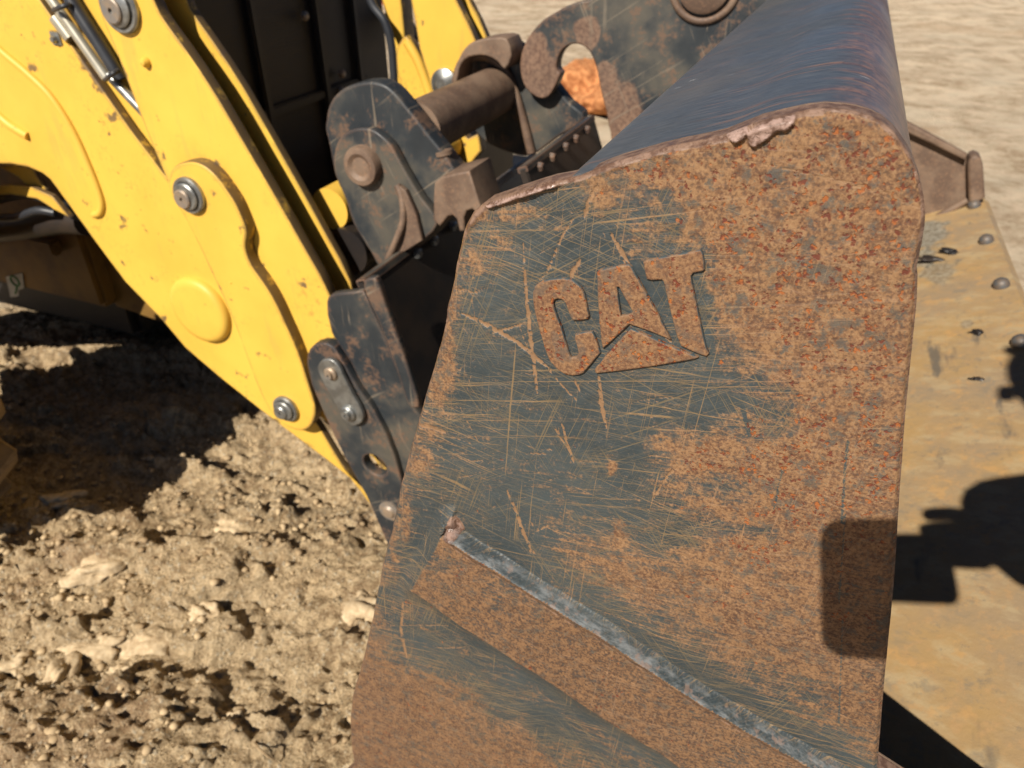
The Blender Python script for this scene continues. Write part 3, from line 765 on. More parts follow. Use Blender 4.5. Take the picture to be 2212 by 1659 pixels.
def side_panel():
    zs_px = []
    # rows: fine where the plate comes closest to the eye, coarse below the frame
    z = EYE + .045; rows = [z]
    while z > EYE - .90:
        v = z - EYE
        st = .00075 if v > -.16 else (.00088 if v > -.40 else (.00080 if v > -.66 else (.0012 if v > -.76 else .012)))
        z -= st; rows.append(z)
    xs = []; x = -.36
    while x < .36:
        st = .00085 if x < -.16 else (.00075 if x < .125 else .008)
        xs.append(x); x += st
    xs = np.array(xs); zs = np.array(rows)
    X, Z = np.meshgrid(xs, zs)
    m, n = X.shape
    poly = out_near
    # centre test for every cell
    Xc = (X[:-1, :-1] + X[1:, 1:]) / 2; Zc = (Z[:-1, :-1] + Z[1:, 1:]) / 2
    keep = poly_sd(Xc, Zc, poly) > 0
    idx = np.arange(m * n).reshape(m, n)
    q = np.stack([idx[:-1, :-1], idx[1:, :-1], idx[1:, 1:], idx[:-1, 1:]], -1)[keep]
    used = np.unique(q); remap = -np.ones(m * n, int); remap[used] = np.arange(len(used))
    q = remap[q]
    x = X.ravel()[used].copy(); zz = Z.ravel()[used].copy()
    # boundary edges
    e = np.concatenate([q[:, [0, 1]], q[:, [1, 2]], q[:, [2, 3]], q[:, [3, 0]]])
    key = np.sort(e, 1); code = key[:, 0].astype(np.int64) * len(used) + key[:, 1]
    u, inv, cnt = np.unique(code, return_inverse=True, return_counts=True)
    be = e[cnt[inv] == 1]
    bv = np.unique(be)
    # snap boundary to the outline
    bx, bz = x[bv], zz[bv]
    best = np.full(len(bv), 1e18); nx = bx.copy(); nz = bz.copy()
    for i in range(len(poly)):
        x0, z0 = poly[i]; x1, z1 = poly[(i + 1) % len(poly)]
        ex, ez = x1 - x0, z1 - z0
        t = np.clip(((bx - x0) * ex + (bz - z0) * ez) / (ex * ex + ez * ez), 0, 1)
        d = (bx - x0 - ex * t) ** 2 + (bz - z0 - ez * t) ** 2
        mk = d < best; best = np.where(mk, d, best); nx = np.where(mk, x0 + ex * t, nx); nz = np.where(mk, z0 + ez * t, nz)
    x[bv] = nx; zz[bv] = nz
    px, py = project(x, np.full_like(x, KP), zz)
    vis = zz > EYE - .8
    # ---- relief (towards the eye = +h)
    sd = poly_sd(x, zz, poly)                      # metres inside
    h = np.zeros_like(x)
    rib = poly_sd(px, py, RIB_OUT)                 # px inside
    rd, rt = line_d(px, py, RIDGE)
    # which side of the ridge line are we on (below = towards larger y)
    ry = np.interp(px, [p[0] for p in RIDGE], [p[1] for p in RIDGE])
    below = py > ry
    lownoise = fbm(px * .012, py * .012, 3)
    rib_in = np.clip(rib / np.maximum(rib + rd, 1e-6), 0, 1)
    h_up = HR * rib_in ** .9 + .0005 * fbm(px * .03, py * .03, 3)
    down = np.clip(rd / 12, 0, 1)
    edge_l, _ = line_d(px, py, LEFT_P)
    left_face = np.clip(edge_l / 7.0, 0, 1)
    h_face = (HR + (HF - HR) * down) 
    hr = np.where(below, h_face, h_up)
    h += hr * (rib > 0)
    low_d, _ = line_d(px, py, LOW)
    out_low = (rib <= 0) & (py > np.interp(px, [800] + [p[0] for p in LOW], [1250] + [p[1] for p in LOW])) & (px > 850)
    h += np.where(out_low, (HF - .0004) * np.clip(1 - low_d / 46, 0, 1) ** 2 * sstep(846, 880, px), 0)
    h += np.where((rib <= 0) & ~out_low & (edge_l < 34) & (px < 985), HF * np.clip(1 - edge_l / 34, 0, 1) ** 1.2, 0)
    up_d, _ = line_d(px, py, UPL)
    h -= np.where((rib <= 0) & ~out_low & (px > 960), .0010 * np.clip(1 - up_d / 60, 0, 1) ** 2, 0)
    h += .0006 * fbm(px * .02, py * .02, 3)
    h += .0035 * sstep(-60, 0, rib) * sstep(1, -10, rib) * 0
    # hammered lip along the outline
    top = sstep(760, 560, py) * 1.0 + .45
    lipw = (.0016 + .0030 * np.clip(fbm(x * 30, zz * 30, 4) + .25, 0, 1)) * top * np.where(px > 1780, .35, 1.0) * (.55 + .9 * np.clip(fbm(x * 14 + 2, zz * 14, 2) + .4, 0, 1))
    lip = sstep(1, .25, sd / np.maximum(lipw, .0006)) 
    big = fbm(x * 55 + 3, zz * 55, 3)
    h += lip * (.0006 + .0020 * big) * np.where(py < 700, 1.2, .5)
    rnd = sstep(.0022, 0, sd)
    h -= rnd * .0028
    # flattened flaps on the top edge
    flap = np.zeros_like(x)
    for poly_f in ([(1562, 292), (1600, 276), (1628, 268), (1618, 284), (1608, 300), (1590, 309), (1575, 302)],
                   [(1612, 284), (1640, 266), (1690, 251), (1726, 246), (1716, 266), (1700, 282), (1682, 282), (1660, 300), (1632, 318), (1618, 312)],
                   [(1040, 444), (1100, 424), (1160, 404), (1216, 393), (1200, 404), (1150, 420), (1100, 437), (1060, 450)]):
        f = poly_sd(px, py, poly_f)
        flap = np.maximum(flap, sstep(-1.5, 3.5, f))
    h += flap * (.0028 + .0011 * fbm(px * .035, py * .035, 3))
    # gouges
    # ---- wear
    wob = fbm(px * .008, py * .014, 3) * 48 + fbm(px * .02, py * .06, 3) * 26
    p1 = poly_sd(px, py, PAINT1) + wob
    p2 = poly_sd(px, py, PAINT2) + wob * .8
    p3 = np.maximum(poly_sd(px, py, PAINT3), poly_sd(px, py, PAINT4)) + wob * .4
    paint = np.maximum.reduce([sstep(-120, 70, p1), sstep(-80, 50, p2), .7 * sstep(-26, 22, p3)])
    rustf = (rib > 0) & below & ((edge_l > 1.5) | (px > 1010))
    paint = np.where(rustf, paint * .10, paint)
    rust = 1.16 - paint * 1.16
    facein = rustf & (rd > 12) & (rib > 1.5)
    rust = np.where(facein, 1.0 + .12 * fbm(px * .01, py * .01, 2), rust)
    cl = np.where(out_low, sstep(70, 30, low_d), 0) + np.where((rib <= 0) & ~out_low & (py > 1110), sstep(60, 20, up_d), 0) + np.where((rib > 0) & ~below, 1.0, 0) + np.where((rib > 0) & below & ~facein & (px < 960), 1.0, 0)
    rust = rust * (1 - np.clip(cl, 0, 1)) + np.clip(cl, 0, 1) * np.minimum(rust, .08)
    # the plate close round the letters kept its paint
    lt = poly_sd(px, py, [(1150, 600), (1280, 585), (1300, 560), (1520, 545), (1545, 780), (1280, 815), (1220, 815), (1160, 700)])
    rust -= .28 * sstep(-10, 14, lt)
    # bluish halos: corrosion thinner in places
    rust -= .30 * sstep(.12, .5, fbm(px * .006 + 5, py * .006, 3)) * (1 - paint)
    scr = np.zeros_like(x)
    def scratch(pts, w, s=1.0, taper=True):
        bb = (min(p[0] for p in pts) - 14, max(p[0] for p in pts) + 14, min(p[1] for p in pts) - 14, max(p[1] for p in pts) + 14)
        k = np.where((px > bb[0]) & (px < bb[1]) & (py > bb[2]) & (py < bb[3]))[0]
        if len(k) == 0: return
        d, t = line_d(px[k], py[k], pts)
        ww = w * (np.sin(np.clip(t, .02, .98) * math.pi) ** .3 if taper else 1) * .5
        ww = ww * (1 + .5 * perlin(px[k] * .08, py[k] * .08))
        v = s * sstep(ww + 1.1, ww - .8, d) * sstep(-.42, -.05, perlin(px[k] * .11 + 7, py[k] * .11) + .5 * perlin(px[k] * .4, py[k] * .4))
        scr[k] = np.maximum(scr[k], v)
        h[k] -= .00022 * v * min(w / 4, 1.6)
    big_scr = [([(1129, 526), (1137, 640), (1146, 730), (1156, 810), (1160, 850)], 8), ([(996, 676), (1050, 700), (1110, 735), (1150, 765), (1190, 800)], 8),
               ([(1320, 505), (1350, 560), (1390, 640), (1425, 705), (1448, 738)], 12), ([(1294, 815), (1298, 870), (1310, 925)], 9),
               ([(1190, 905), (1210, 945), (1222, 962)], 4), ([(1255, 560), (1236, 590), (1226, 640)], 10), ([(1240, 470), (1215, 510), (1180, 590), (1165, 606)], 5),
               ([(1060, 720), (1110, 706), (1128, 700)], 5), ([(1095, 1060), (1112, 1100), (1130, 1150), (1150, 1192)], 7), ([(1145, 1190), (1152, 1194)], 12),
               ([(900, 916), (930, 922), (962, 934)], 9), ([(1560, 1290), (1600, 1180), (1612, 1100)], 3),
               ([(1410, 1080), (1440, 1030), (1462, 1010)], 6), ([(1185, 800), (1230, 850), (1250, 868)], 4), ([(870, 1302), (866, 1360), (878, 1425)], 6),
               ([(1290, 400), (1270, 440), (1262, 470)], 10), ([(1240, 818), (1252, 845)], 5), ([(1212, 905), (1225, 960), (1240, 1000)], 6),
               ([(1760, 300), (1800, 390), (1836, 408)], 2), ([(1610, 346), (1730, 372), (1850, 398), (1936, 422)], 3.2), ([(1700, 362), (1800, 392), (1920, 420)], 2.2)]
    for pts, w in big_scr: scratch(pts, w, 1.0)
    # dark green paint left in a few deep lines
    rr = random.Random(3)
    pj = np.stack([px, py], 1)
    for i in range(420):
        for _ in range(12):
            cx0, cy0 = rr.uniform(860, 1700), rr.uniform(430, 1260)
            if rr.random() < .18: cx0, cy0 = rr.uniform(900, 1850), rr.uniform(1150, 1640)
            inside = cx0 > 985 - (cy0 - 560) * .27 and cx0 < 1960
            if inside: break
        ln = rr.choice([26, 50, 90, 150, 220]) * rr.uniform(.6, 1.3)
        a = rr.choice([rr.gauss(-.10, .10), rr.gauss(-.15, .16), rr.gauss(-.2, .3), rr.uniform(-1.6, 1.6), rr.gauss(1.25, .2)])
        if ln > 110 and abs(a) > .6: ln *= .35
        if cy0 > 1180 and cx0 > 1100: a = rr.gauss(.45, .25)
        bend = rr.uniform(-.18, .18)
        pts = [(cx0 + ln * (t - .5) * math.cos(a + bend * (t - .5)), cy0 + ln * (t - .5) * math.sin(a + bend * (t - .5))) for t in (0, .33, .66, 1)]
        scratch(pts, rr.choice([.8, 1.0, 1.4, 1.8, 3.2]), rr.uniform(.35, .75))
    # scuff patches: bundles of parallel short scratches
    for (sx, sy, ang, cnt, spread) in [(975, 860, 1.9, 16, 26), (985, 790, 2.4, 14, 22), (935, 890, .5, 16, 20), (1010, 620, .2, 10, 24), (925, 1000, 1.2, 14, 24), (990, 950, .35, 10, 30),
                                       (1060, 520, 1.2, 12, 24), (1180, 520, -.6, 10, 30), (1020, 700, .7, 10, 18), (1400, 900, -.1, 14, 40), (1500, 1000, -.1, 16, 50), (1250, 1080, -.4, 14, 60),
                                       (1180, 990, -.2, 12, 40), (1400, 1130, .0, 14, 50), (1090, 1010, -.15, 12, 50), (1470, 460, .9, 8, 30), (1350, 500, 1.0, 12, 30), (1560, 960, -.1, 10, 40),
                                       (900, 1060, .1, 12, 20), (880, 1130, -.3, 10, 20)]:
        for i in range(cnt):
            ox, oy = rr.gauss(0, spread), rr.gauss(0, spread * .6); a = ang + rr.gauss(0, .12); ln = rr.uniform(12, 46)
            scratch([(sx + ox - ln * .5 * math.cos(a), sy + oy - ln * .5 * math.sin(a)), (sx + ox + ln * .5 * math.cos(a), sy + oy + ln * .5 * math.sin(a))], rr.choice([1.2, 1.6, 3.0]), rr.uniform(.4, .85))
    # rusty patches inside the paint, near the left rim and around the letters
    for (bx0, by0, rx, ry_, s) in [(1338, 1148, 13, 24, 1.6), (1323, 1008, 10, 18, 1.5), (1245, 590, 12, 22, 1.0), (968, 770, 16, 60, .8), (955, 850, 22, 40, .7), (1040, 560, 40, 26, .45), (1085, 520, 22, 16, .7), (975, 660, 14, 36, .6), (915, 1000, 20, 26, .8), (940, 940, 24, 14, .7),
                                   (875, 1130, 14, 60, .7), (1120, 470, 40, 14, .5), (1380, 520, 40, 60, .6), (1500, 1010, 70, 40, .5), (1560, 1090, 90, 30, .5), (1420, 960, 40, 26, .45), (1200, 480, 26, 22, .5),
                                   (1230, 1120, 60, 12, .35), (1020, 460, 26, 22, .9), (1600, 620, 60, 120, .5), (850, 1180, 10, 50, .6)]:
        rust += s * np.exp(-(((px - bx0) / rx) ** 2 + ((py - by0) / ry_) ** 2)) * (.6 + 1.2 * (fbm(px * .04, py * .04, 3) + .3))
    # deep old lines where paint survived (bluish) on the right
    for pts, w in [([(1832, 955), (1826, 1000), (1822, 1060), (1818, 1130)], 5), ([(1826, 1110), (1812, 1300)], 2.2), ([(1820, 1340), (1812, 1560)], 1.8), ([(1515, 765), (1500, 860)], 2), ([(1690, 1010), (1672, 1100)], 3),
                   ([(1600, 860), (1618, 940)], 5)]:
        d, t = line_d(px, py, pts); rust -= 1.2 * sstep(w, w * .3, d)
    edge = np.maximum(np.clip(lip * sstep(1300, 900, py) * np.where(py < 640, 1.0, .65) + rnd * .5, 0, .95) + .12 * (rnd > .3) * (fbm(x * 40, zz * 40, 2) > .12) * (py < 520), flap * 1.3)
    # the bare sharp corner piece and thin rim of the rib
    corner = poly_sd(px, py, shrink([(947, 1154), (962, 1168), (974, 1192), (960, 1202), (936, 1198), (930, 1192)], HR))
    edge = np.maximum(edge, sstep(-2, 3, corner) * 1.1)
    edge = np.maximum(edge, np.where((rib > 0) & below, sstep(3.5, .8, np.abs(rd - 13)) * .5 + sstep(9, 5, np.abs(rd - 8)) * -.0, 0))
    h += sstep(-2, 3, corner) * .001
    band = np.where((rib > 0) & ~below, 1.0, 0) * sstep(-1, 4, rib)
    band = band * (py > 1120); scr *= 1 - .85 * band
    # brown strip just under the ridge; its shade is painted in as darker rust
    rust = np.where((rib > 0) & below & (rd < 12), rust + .25, rust)
    pit = np.clip(.9 * sstep(1380, 1560, px + .25 * (900 - py)) * sstep(1350, 900, py) + .35 + .5 * fbm(px * .008, py * .008, 3), 0, 1)
    pit *= (1 - .9 * np.clip(paint, 0, 1))
    # ---- assemble: front face + rolled rim + back
    nv = len(x)
    front = np.stack([x, KP - h, zz], 1)
    nb = len(bv); bmap = -np.ones(nv, int); bmap[bv] = np.arange(nb)
    jag = fbm(x[bv] * 60, zz[bv] * 60, 3)
    # inward direction for the back rim
    r1 = front[bv].copy(); r1[:, 1] = KP + SIDE_T * .35 + jag * .002
    r2 = front[bv].copy(); r2[:, 1] = KP + SIDE_T
    V = np.concatenate([front, r1, r2])
    a, b = be[:, 0], be[:, 1]
    rim1 = np.stack([b, a, nv + bmap[a], nv + bmap[b]], 1)
    rim2 = np.stack([nv + bmap[b], nv + bmap[a], nv + nb + bmap[a], nv + nb + bmap[b]], 1)
    quads = np.concatenate([q, rim1, rim2])
    me = np_mesh('side_panel', V, quads)
    z0 = np.zeros(nb)
    cat = lambda A, v: np.concatenate([A, np.full(nb * 2, v)])
    set_attr(me, 'wear', [cat(rust, .9), cat(scr, 0), cat(edge, .9)])
    dk = sstep(1000, 1600, py + 60 * fbm(px * .006, py * .006, 3)) * .8 + np.where((rib > 0) & below & (rd < 12), 1.0, 0) + np.where(rustf, .45, 0)  # lower rust darker; strip under the ridge darkened in place of shade
    set_attr(me, 'wear2', [cat(pit, .2), cat(band, 0), cat(np.clip(dk, 0, 1), 0)])
    o = link('side_panel', me, M['side'], bucket, label='near side of the bucket, rusty with scraped dark paint and a raised rib')
    me.shade_smooth()
    # the back of the plate, a plain face closing it
    return o
sp = side_panel()

def back_face(K, name, parent):
    return slab(name, out_near, K, .0015, M['rust'], parent, bevel=0.0002, px=False, smooth=0)
back_face(KP + SIDE_T + .0006, 'side_panel_inner_face', bucket)

# raised letters, each its own piece
LC = lambda pts: [(932.6 + a * .2976, 493.7 + b * .2976) for a, b in pts]
C_ = [(730, 470), (745, 420), (800, 385), (860, 370), (950, 362), (1020, 375), (1075, 420), (1108, 480), (1125, 560), (1142, 640), (1132, 660), (1075, 671), (1020, 670),
      (1003, 640), (985, 590), (965, 542), (945, 520), (915, 512), (888, 520), (880, 545), (900, 620), (940, 720), (972, 830), (995, 910), (1012, 938), (1048, 936), (1062, 908),
      (1050, 850), (1032, 795), (1040, 772), (1100, 755), (1165, 752), (1183, 785), (1205, 850), (1224, 905), (1170, 970), (1100, 1052), (1070, 1066), (1020, 1072), (960, 1060), (905, 1022),
      (850, 960), (820, 880), (790, 780), (760, 670), (735, 560)]
A_ = [(1195, 322), (1215, 302), (1320, 280), (1425, 262), (1446, 275), (1480, 340), (1560, 480), (1640, 620), (1700, 740), (1735, 812), (1620, 765), (1520, 728), (1432, 698),
      (1380, 750), (1310, 815), (1238, 878), (1225, 790), (1213, 680), (1206, 560), (1198, 430)]
AH = [(1345, 428), (1358, 430), (1400, 510), (1458, 605), (1446, 624), (1372, 637), (1362, 560), (1350, 480)]
G_ = [(1440, 728), (1480, 744), (1600, 796), (1720, 850), (1830, 897), (1935, 938), (1905, 952), (1760, 978), (1600, 1005), (1400, 1033), (1190, 1056), (1178, 1030), (1204, 988), (1300, 882), (1380, 792)]
T_ = [(1532, 248), (1558, 231), (1700, 205), (1850, 178), (1950, 156), (1966, 178), (1976, 240), (1980, 300), (1962, 314), (1900, 324), (1883, 345), (1890, 400), (1922, 550), (1958, 720),
      (1990, 860), (2012, 912), (1992, 934), (1900, 900), (1806, 855), (1772, 770), (1740, 650), (1710, 520), (1682, 395), (1668, 374), (1595, 379), (1556, 370), (1543, 312)]
def mat_letter():
    s = NB('pitted_rusty_letters')
    fine = s.noise(560, 3, .7); mid = s.noise(170, 4, .65); big = s.noise(88, 5, .7)
    c = s.mix(.15, rust_colors(s, fine, mid, big), (.17, .075, .038))
    g = s.n.new('ShaderNodeNewGeometry'); sx = s.n.new('ShaderNodeSeparateXYZ'); s.l.new(s.tc.outputs['Normal'], sx.inputs[0])
    side = s.rng(s.math('ABSOLUTE', sx.outputs[1]), .93, .70)
    c = s.mix(side, c, s.mix(s.rng(mid, .45, .6), (.055, .070, .075), (.20, .12, .07)))
    dn = s.n.new('ShaderNodeTexNoise'); s.l.new(s.tc.outputs['Object'], dn.inputs['Vector']); dn.inputs['Scale'].default_value = 420
    dv = s.n.new('ShaderNodeVectorMath'); dv.operation = 'MULTIPLY_ADD'; s.l.new(dn.outputs['Color'], dv.inputs[0]); dv.inputs[1].default_value = (.0052, .0052, .0052); s.l.new(s.tc.outputs['Object'], dv.inputs[2])
    vd, _ = s.voro(300, vec=dv.outputs[0])
    pd = s.math('MULTIPLY', s.rng(vd, .42, .26), s.rng(s.noise(95, 4, .7, vec=s.mapping(loc=(1, 0, 4))), .46, .51))
    c = s.mix(pd, c, s.mix(s.rng(s.noise(300, 2), .45, .6), (.14, .032, .014), (.34, .11, .024)))
    return s.out(c, .68, 0, s.bump(s.math('SUBTRACT', fine, pd), .6, .0006), .45)
M['letter'] = mat_letter()
for nm, pts, holes in (('raised_letter', C_, []), ('raised_letter', A_, [AH]), ('raised_letter', T_, []), ('raised_triangle', G_, [])):
    slab(nm, LC(pts), KP - .0021, .0040, M['letter'], bucket, bevel=.0009, holes=[LC(h) for h in holes], smooth=0)

# weld line cracks on the rib end are in the relief; shell = one bent sheet
def shell():
    prof_px = [(1994, 500), (1990, 470), (1986, 430), (1976, 396), (1962, 362), (1946, 334), (1926, 306), (1902, 284), (1876, 267), (1846, 256), (1810, 250), (1775, 249),
               (1700, 259), (1640, 272), (1560, 300), (1500, 314), (1420, 331), (1340, 353), (1270, 374), (1236, 384)]
    prof = [Q2(x, y, KP) for x, y in prof_px]
    prof += [Q2(*p, KP) for p in ((1212, 400), (1180, 438), (1130, 505), (1090, 590), (1060, 700), (1010, 860), (960, 1060))]
    prof += [(-.20, EYE - .66), (-.26, EYE - .74), (-.285, EYE - .80), (-.27, EYE - .838), (-.20, EYE - .825)]
    prof = catmull(prof, 5, closed=False)
    P = [Vector(p) for p in prof]
    n = len(P); T = .012
    # inner offset
    inner = []
    for i in range(n):
        t = (P[min(i + 1, n - 1)] - P[max(i - 1, 0)]).normalized()
        nrm = Vector((-t.y, t.x)) if True else None
        inner.append(P[i] + nrm * T)
    # make sure the offset points to the inside of the bucket
    cen = Vector((.0, EYE - .45))
    if (inner[60] - cen).length > (P[60] - cen).length:
        inner = [P[i] * 2 - inner[i] for i in range(n)]
    ys = np.linspace(KP + .004, 1.86, 60)
    arc = [0]
    for i in range(1, n): arc.append(arc[-1] + (P[i] - P[i - 1]).length)
    V, UV = [], []
    for y in ys:
        for i in range(n): V.append((P[i].x, y, P[i].y)); UV.append((y, arc[i]))
    for y in ys:
        for i in range(n): V.append((inner[i].x, y, inner[i].y)); UV.append((y, arc[i]))
    m = len(ys); N = m * n; F = []
    for j in range(m - 1):
        for i in range(n - 1):
            a = j * n + i
            F.append((a, a + 1, a + n + 1, a + n)); F.append((N + a, N + a + n, N + a + n + 1, N + a + 1))
        F.append((j * n, (j + 1) * n, N + (j + 1) * n, N + j * n))
        F.append((j * n + n - 1, N + j * n + n - 1, N + (j + 1) * n + n - 1, (j + 1) * n + n - 1))
    for i in range(n - 1):
        F.append((i, N + i, N + i + 1, i + 1))
        a = (m - 1) * n + i; F.append((a, a + 1, N + a + 1, N + a))
    me = mesh_from('shell', V, F)
    bm = bmesh.new(); bm.from_mesh(me); bmesh.ops.recalc_face_normals(bm, faces=bm.faces); bm.to_mesh(me); bm.free()
    uvl = me.uv_layers.new(name='UVMap')
    li = np.zeros(len(me.loops), np.int32); me.loops.foreach_get('vertex_index', li)
    uvl.data.foreach_set('uv', np.array(UV, np.float32)[li].ravel())
    arcn = np.array([u[1] for u in UV])
    set_attr(me, 'wear', [np.clip(1.15 - (arcn - .010) / .075, 0, 1.1), 0, 0])
    o = link('shell', me, M['shell'], bucket, label='curved blue grey top and back sheet with streaked rust scratches')
    me.shade_smooth(); me.set_sharp_from_angle(angle=math.radians(40))
shell()

# floor, cutting edge, bolts
TH = math.radians(25)
fx0, fz0 = .245, EYE - .606
def fl(u): return fz0 + (u - fx0) * math.tan(TH)
KF = 1.86
prism('floor_plate', [(-.20, fl(-.20)), (.300, fl(.300)), (.300, fl(.300) - .014), (-.20, fl(-.20) - .014)], KP + .016, KF, M['floor'], bucket, bevel=0)
ce = prism('cutting_edge', [(.300, fl(.300) + .0002), (.370, fl(.370) + .0002), (.384, fl(.384) - .014), (.300, fl(.300) - .018)], KP - .004, KF + .004, M['floor'], bucket, bevel=0)
nf = Vector((-math.sin(TH), 0, math.cos(TH)))
bme = None
for y in (.33 + .05, .56, .755, .965, 1.168, 1.384, 1.60, 1.817):
    c = Vector((.3515, y, fl(.3515) + .001))
    if bme is None:
        bme = lathe('bolt', [(.013, 0), (.013, .006), (.011, .011), (.006, .0145), (.0005, .0155)], c, nf, M['bolt'], bucket, seg=16); b0 = c
    else:
        o = bme.copy(); col.objects.link(o); o.location = Vector(bme.location) + (c - b0)
# small drips of dark grease and mud lumps on the floor
for i, (x, y, s) in enumerate(((2060, 545, .013), (2022, 562, .017), (2116, 719, .008), (2117, 820, .006))):
    r = dirq(x, y); d = Vector(r); p0 = Vector((fx0, 0, fz0)); t = nf.dot(p0 - Vector((0, 0, EYE))) / nf.dot(d); p = Vector((0, 0, EYE)) + d * t
    me = rock_mesh('mud_lump', (s * 1.5, s * .8, s * .35), 500 + i, 3, rough=.7); me.transform(Matrix.Translation(p))
    link('mud_lump', me, M['panel'], bucket, smooth=True)

# far side
far_out = [(1840, 300), (1900, 252), (1942, 262), (2010, 297), (2084, 334), (2092, 350), (2094, 400), (2100, 436), (2060, 458), (1990, 494), (1900, 540), (1760, 600), (1700, 590), (1700, 420)]
slab('side_panel', far_out, KF - .012, .014, M['rust'], bucket, bevel=.003, smooth=0, label='far side of the bucket, low brown plate seen over the floor')
slab('side_lip', [(1900, 243), (1942, 254), (2010, 290), (2090, 334), (2086, 348), (2008, 310), (1942, 280), (1900, 268)], KF - .034, .020, M['rust'], bucket, bevel=.005, smooth=0)
slab('corner_lug', [(2091, 350), (2097, 339), (2108, 335), (2119, 341), (2124, 356), (2126, 390), (2129, 428), (2112, 438), (2093, 442)], KF - .045, .050, M['rust'], bucket, bevel=.006, smooth=0)
tube('weld_bead', [Q(2090, 432, KF - .03), Q(2050, 455, KF - .03), Q(1990, 488, KF - .03), Q(1940, 516, KF - .03)], .008, M['rust'], bucket, seg=8)

# hanger with hook, on the back of the bucket
KH = 1.235
HOOK = [(1330, -140), (1290, -14), (1250, 3), (1222, 14), (1196, 29), (1175, 42), (1159, 57), (1144, 76), (1134, 94), (1126, 115), (1123, 137), (1124, 156), (1128, 175), (1136, 191), (1148, 203), (1161, 211), (1174, 213),
        (1186, 207), (1195, 194), (1204, 176), (1210, 160), (1204, 152), (1202, 140), (1206, 124), (1214, 109), (1229, 98), (1245, 95), (1260, 100), (1273, 112), (1283, 132), (1290, 155), (1296, 188), (1303, 218), (1310, 245), (1318, 285),
        (1340, 330), (1500, 330), (1700, 200), (1760, 60), (1700, -140)]
bb_ = Vector(bucket['_b'])
M['hook'] = mat_dark('hook_paint_with_rusty_tip', [(tuple(Q(1160, 165, KH) - bb_), .052), (tuple(Q(1148, 110, KH) - bb_), .034), (tuple(Q(1268, 72, KH) - bb_), .026), (tuple(Q(1325, 235, KH) - bb_), .050), (tuple(Q(1308, 160, KH) - bb_), .022), (tuple(Q(1345, 300, KH) - bb_), .05)])
slab('hanger_hook', HOOK, KH, .028, M['hook'], bucket, bevel=.003, smooth=4, label='dark hanger plate with an open hook, rust at the tip')
lathe('hinge_pin', [(.039, 0), (.039, -.010), (.034, -.013)], Q(1524, -34, KH), (0, 1, 0), M['rust'], bucket, seg=48)
pc = Q(1524, -34, KH)
ring = [pc + Vector((math.cos(a) * .049, -.001, math.sin(a) * .049)) for a in [math.radians(x) for x in range(150, 420, 10)]]
tube('weld_bead', ring, .006, M['rust'], bucket, seg=8, smooth=2)

# ------------------------------------------------------------------ the loader
loader = thing('wheel_loader', 'yellow wheel loader with chipped boom arms, standing behind the bucket on the left', 'wheel loader', (-1.8, KP + .78, 0))
# boom
K_A = .832
A = [(30, -90), (58, -35), (85, 0), (150, 93), (215, 186), (280, 279), (350, 372), (400, 430), (470, 560), (560, 720), (640, 850), (690, 925), (735, 1000), (800, 1085), (790, 1062), (772, 1046),
     (700, 990), (640, 945), (600, 915), (560, 884), (515, 848), (470, 812), (400, 752), (350, 692), (300, 640), (270, 609), (235, 562), (195, 508), (150, 445), (128, 415), (108, 388), (92, 375), (62, 362), (25, 355), (-16, 354), (-34, 420), (-44, 500), (-60, 600), (-160, 680), (-420, 700), (-420, -90)]  # points left of the frame add an unseen base that shades the chassis
boom = slab('boom_arm', A, K_A, .016, M['yellow'], loader, bevel=.003, smooth=0, label='near boom arm, yellow with chipped lower edge')
tube('boom_ridge', [Q(-80, 30, K_A - .001), Q(0, 107, K_A - .001), Q(60, 158, K_A - .001), Q(112, 210, K_A - .001), Q(158, 282, K_A - .001), Q(193, 358, K_A - .001), Q(214, 412, K_A - .001), Q(221, 442, K_A - .001), Q(216, 460, K_A - .001), Q(204, 464, K_A)], .0062, M['yellow_smooth'], boom, seg=12, smooth=6)
tube('boom_ridge', [Q(-60, 205, K_A - .001), Q(-10, 243, K_A - .001), Q(25, 272, K_A - .001), Q(62, 294, K_A)], .0078, M['yellow_smooth'], boom, seg=12, smooth=6)
cb = Q(436, 668, K_A)
lathe('boom_boss', [(.063, .004), (.063, -.004), (.060, -.010), (.055, -.013), (.048, -.014)], cb, (0, 1, 0), M['yellow_smooth'], boom, seg=64)
# inner boom plate, seen in the gap behind the cylinder
slab('boom_arm', [(150, -120), (215, -60), (330, 120), (400, 260), (470, 430), (300, 380), (120, 180), (-40, -60)], .8495, .010, M['yellow'], loader, bevel=.002, smooth=0, label='inner plate of the near boom arm')
# link plate lying on the boom
K_B = .804
B = [(363, 402), (364, 382), (371, 366), (384, 355), (402, 350), (420, 350), (440, 358), (458, 372), (475, 391), (492, 415), (508, 440), (520, 466), (530, 492), (532, 510), (529, 530), (533, 552), (545, 578), (562, 602), (582, 632),
     (600, 665), (615, 698), (632, 735), (648, 775), (660, 812), (672, 850), (680, 878), (680, 900), (672, 920), (658, 930), (642, 930), (622, 923), (600, 908), (578, 880), (555, 832), (530, 765), (508, 705), (480, 640), (452, 580), (424, 520), (398, 470), (376, 435)]
linkp = slab('boom_link', B, K_B, .027, M['yellow'], loader, bevel=.0035, smooth=4)
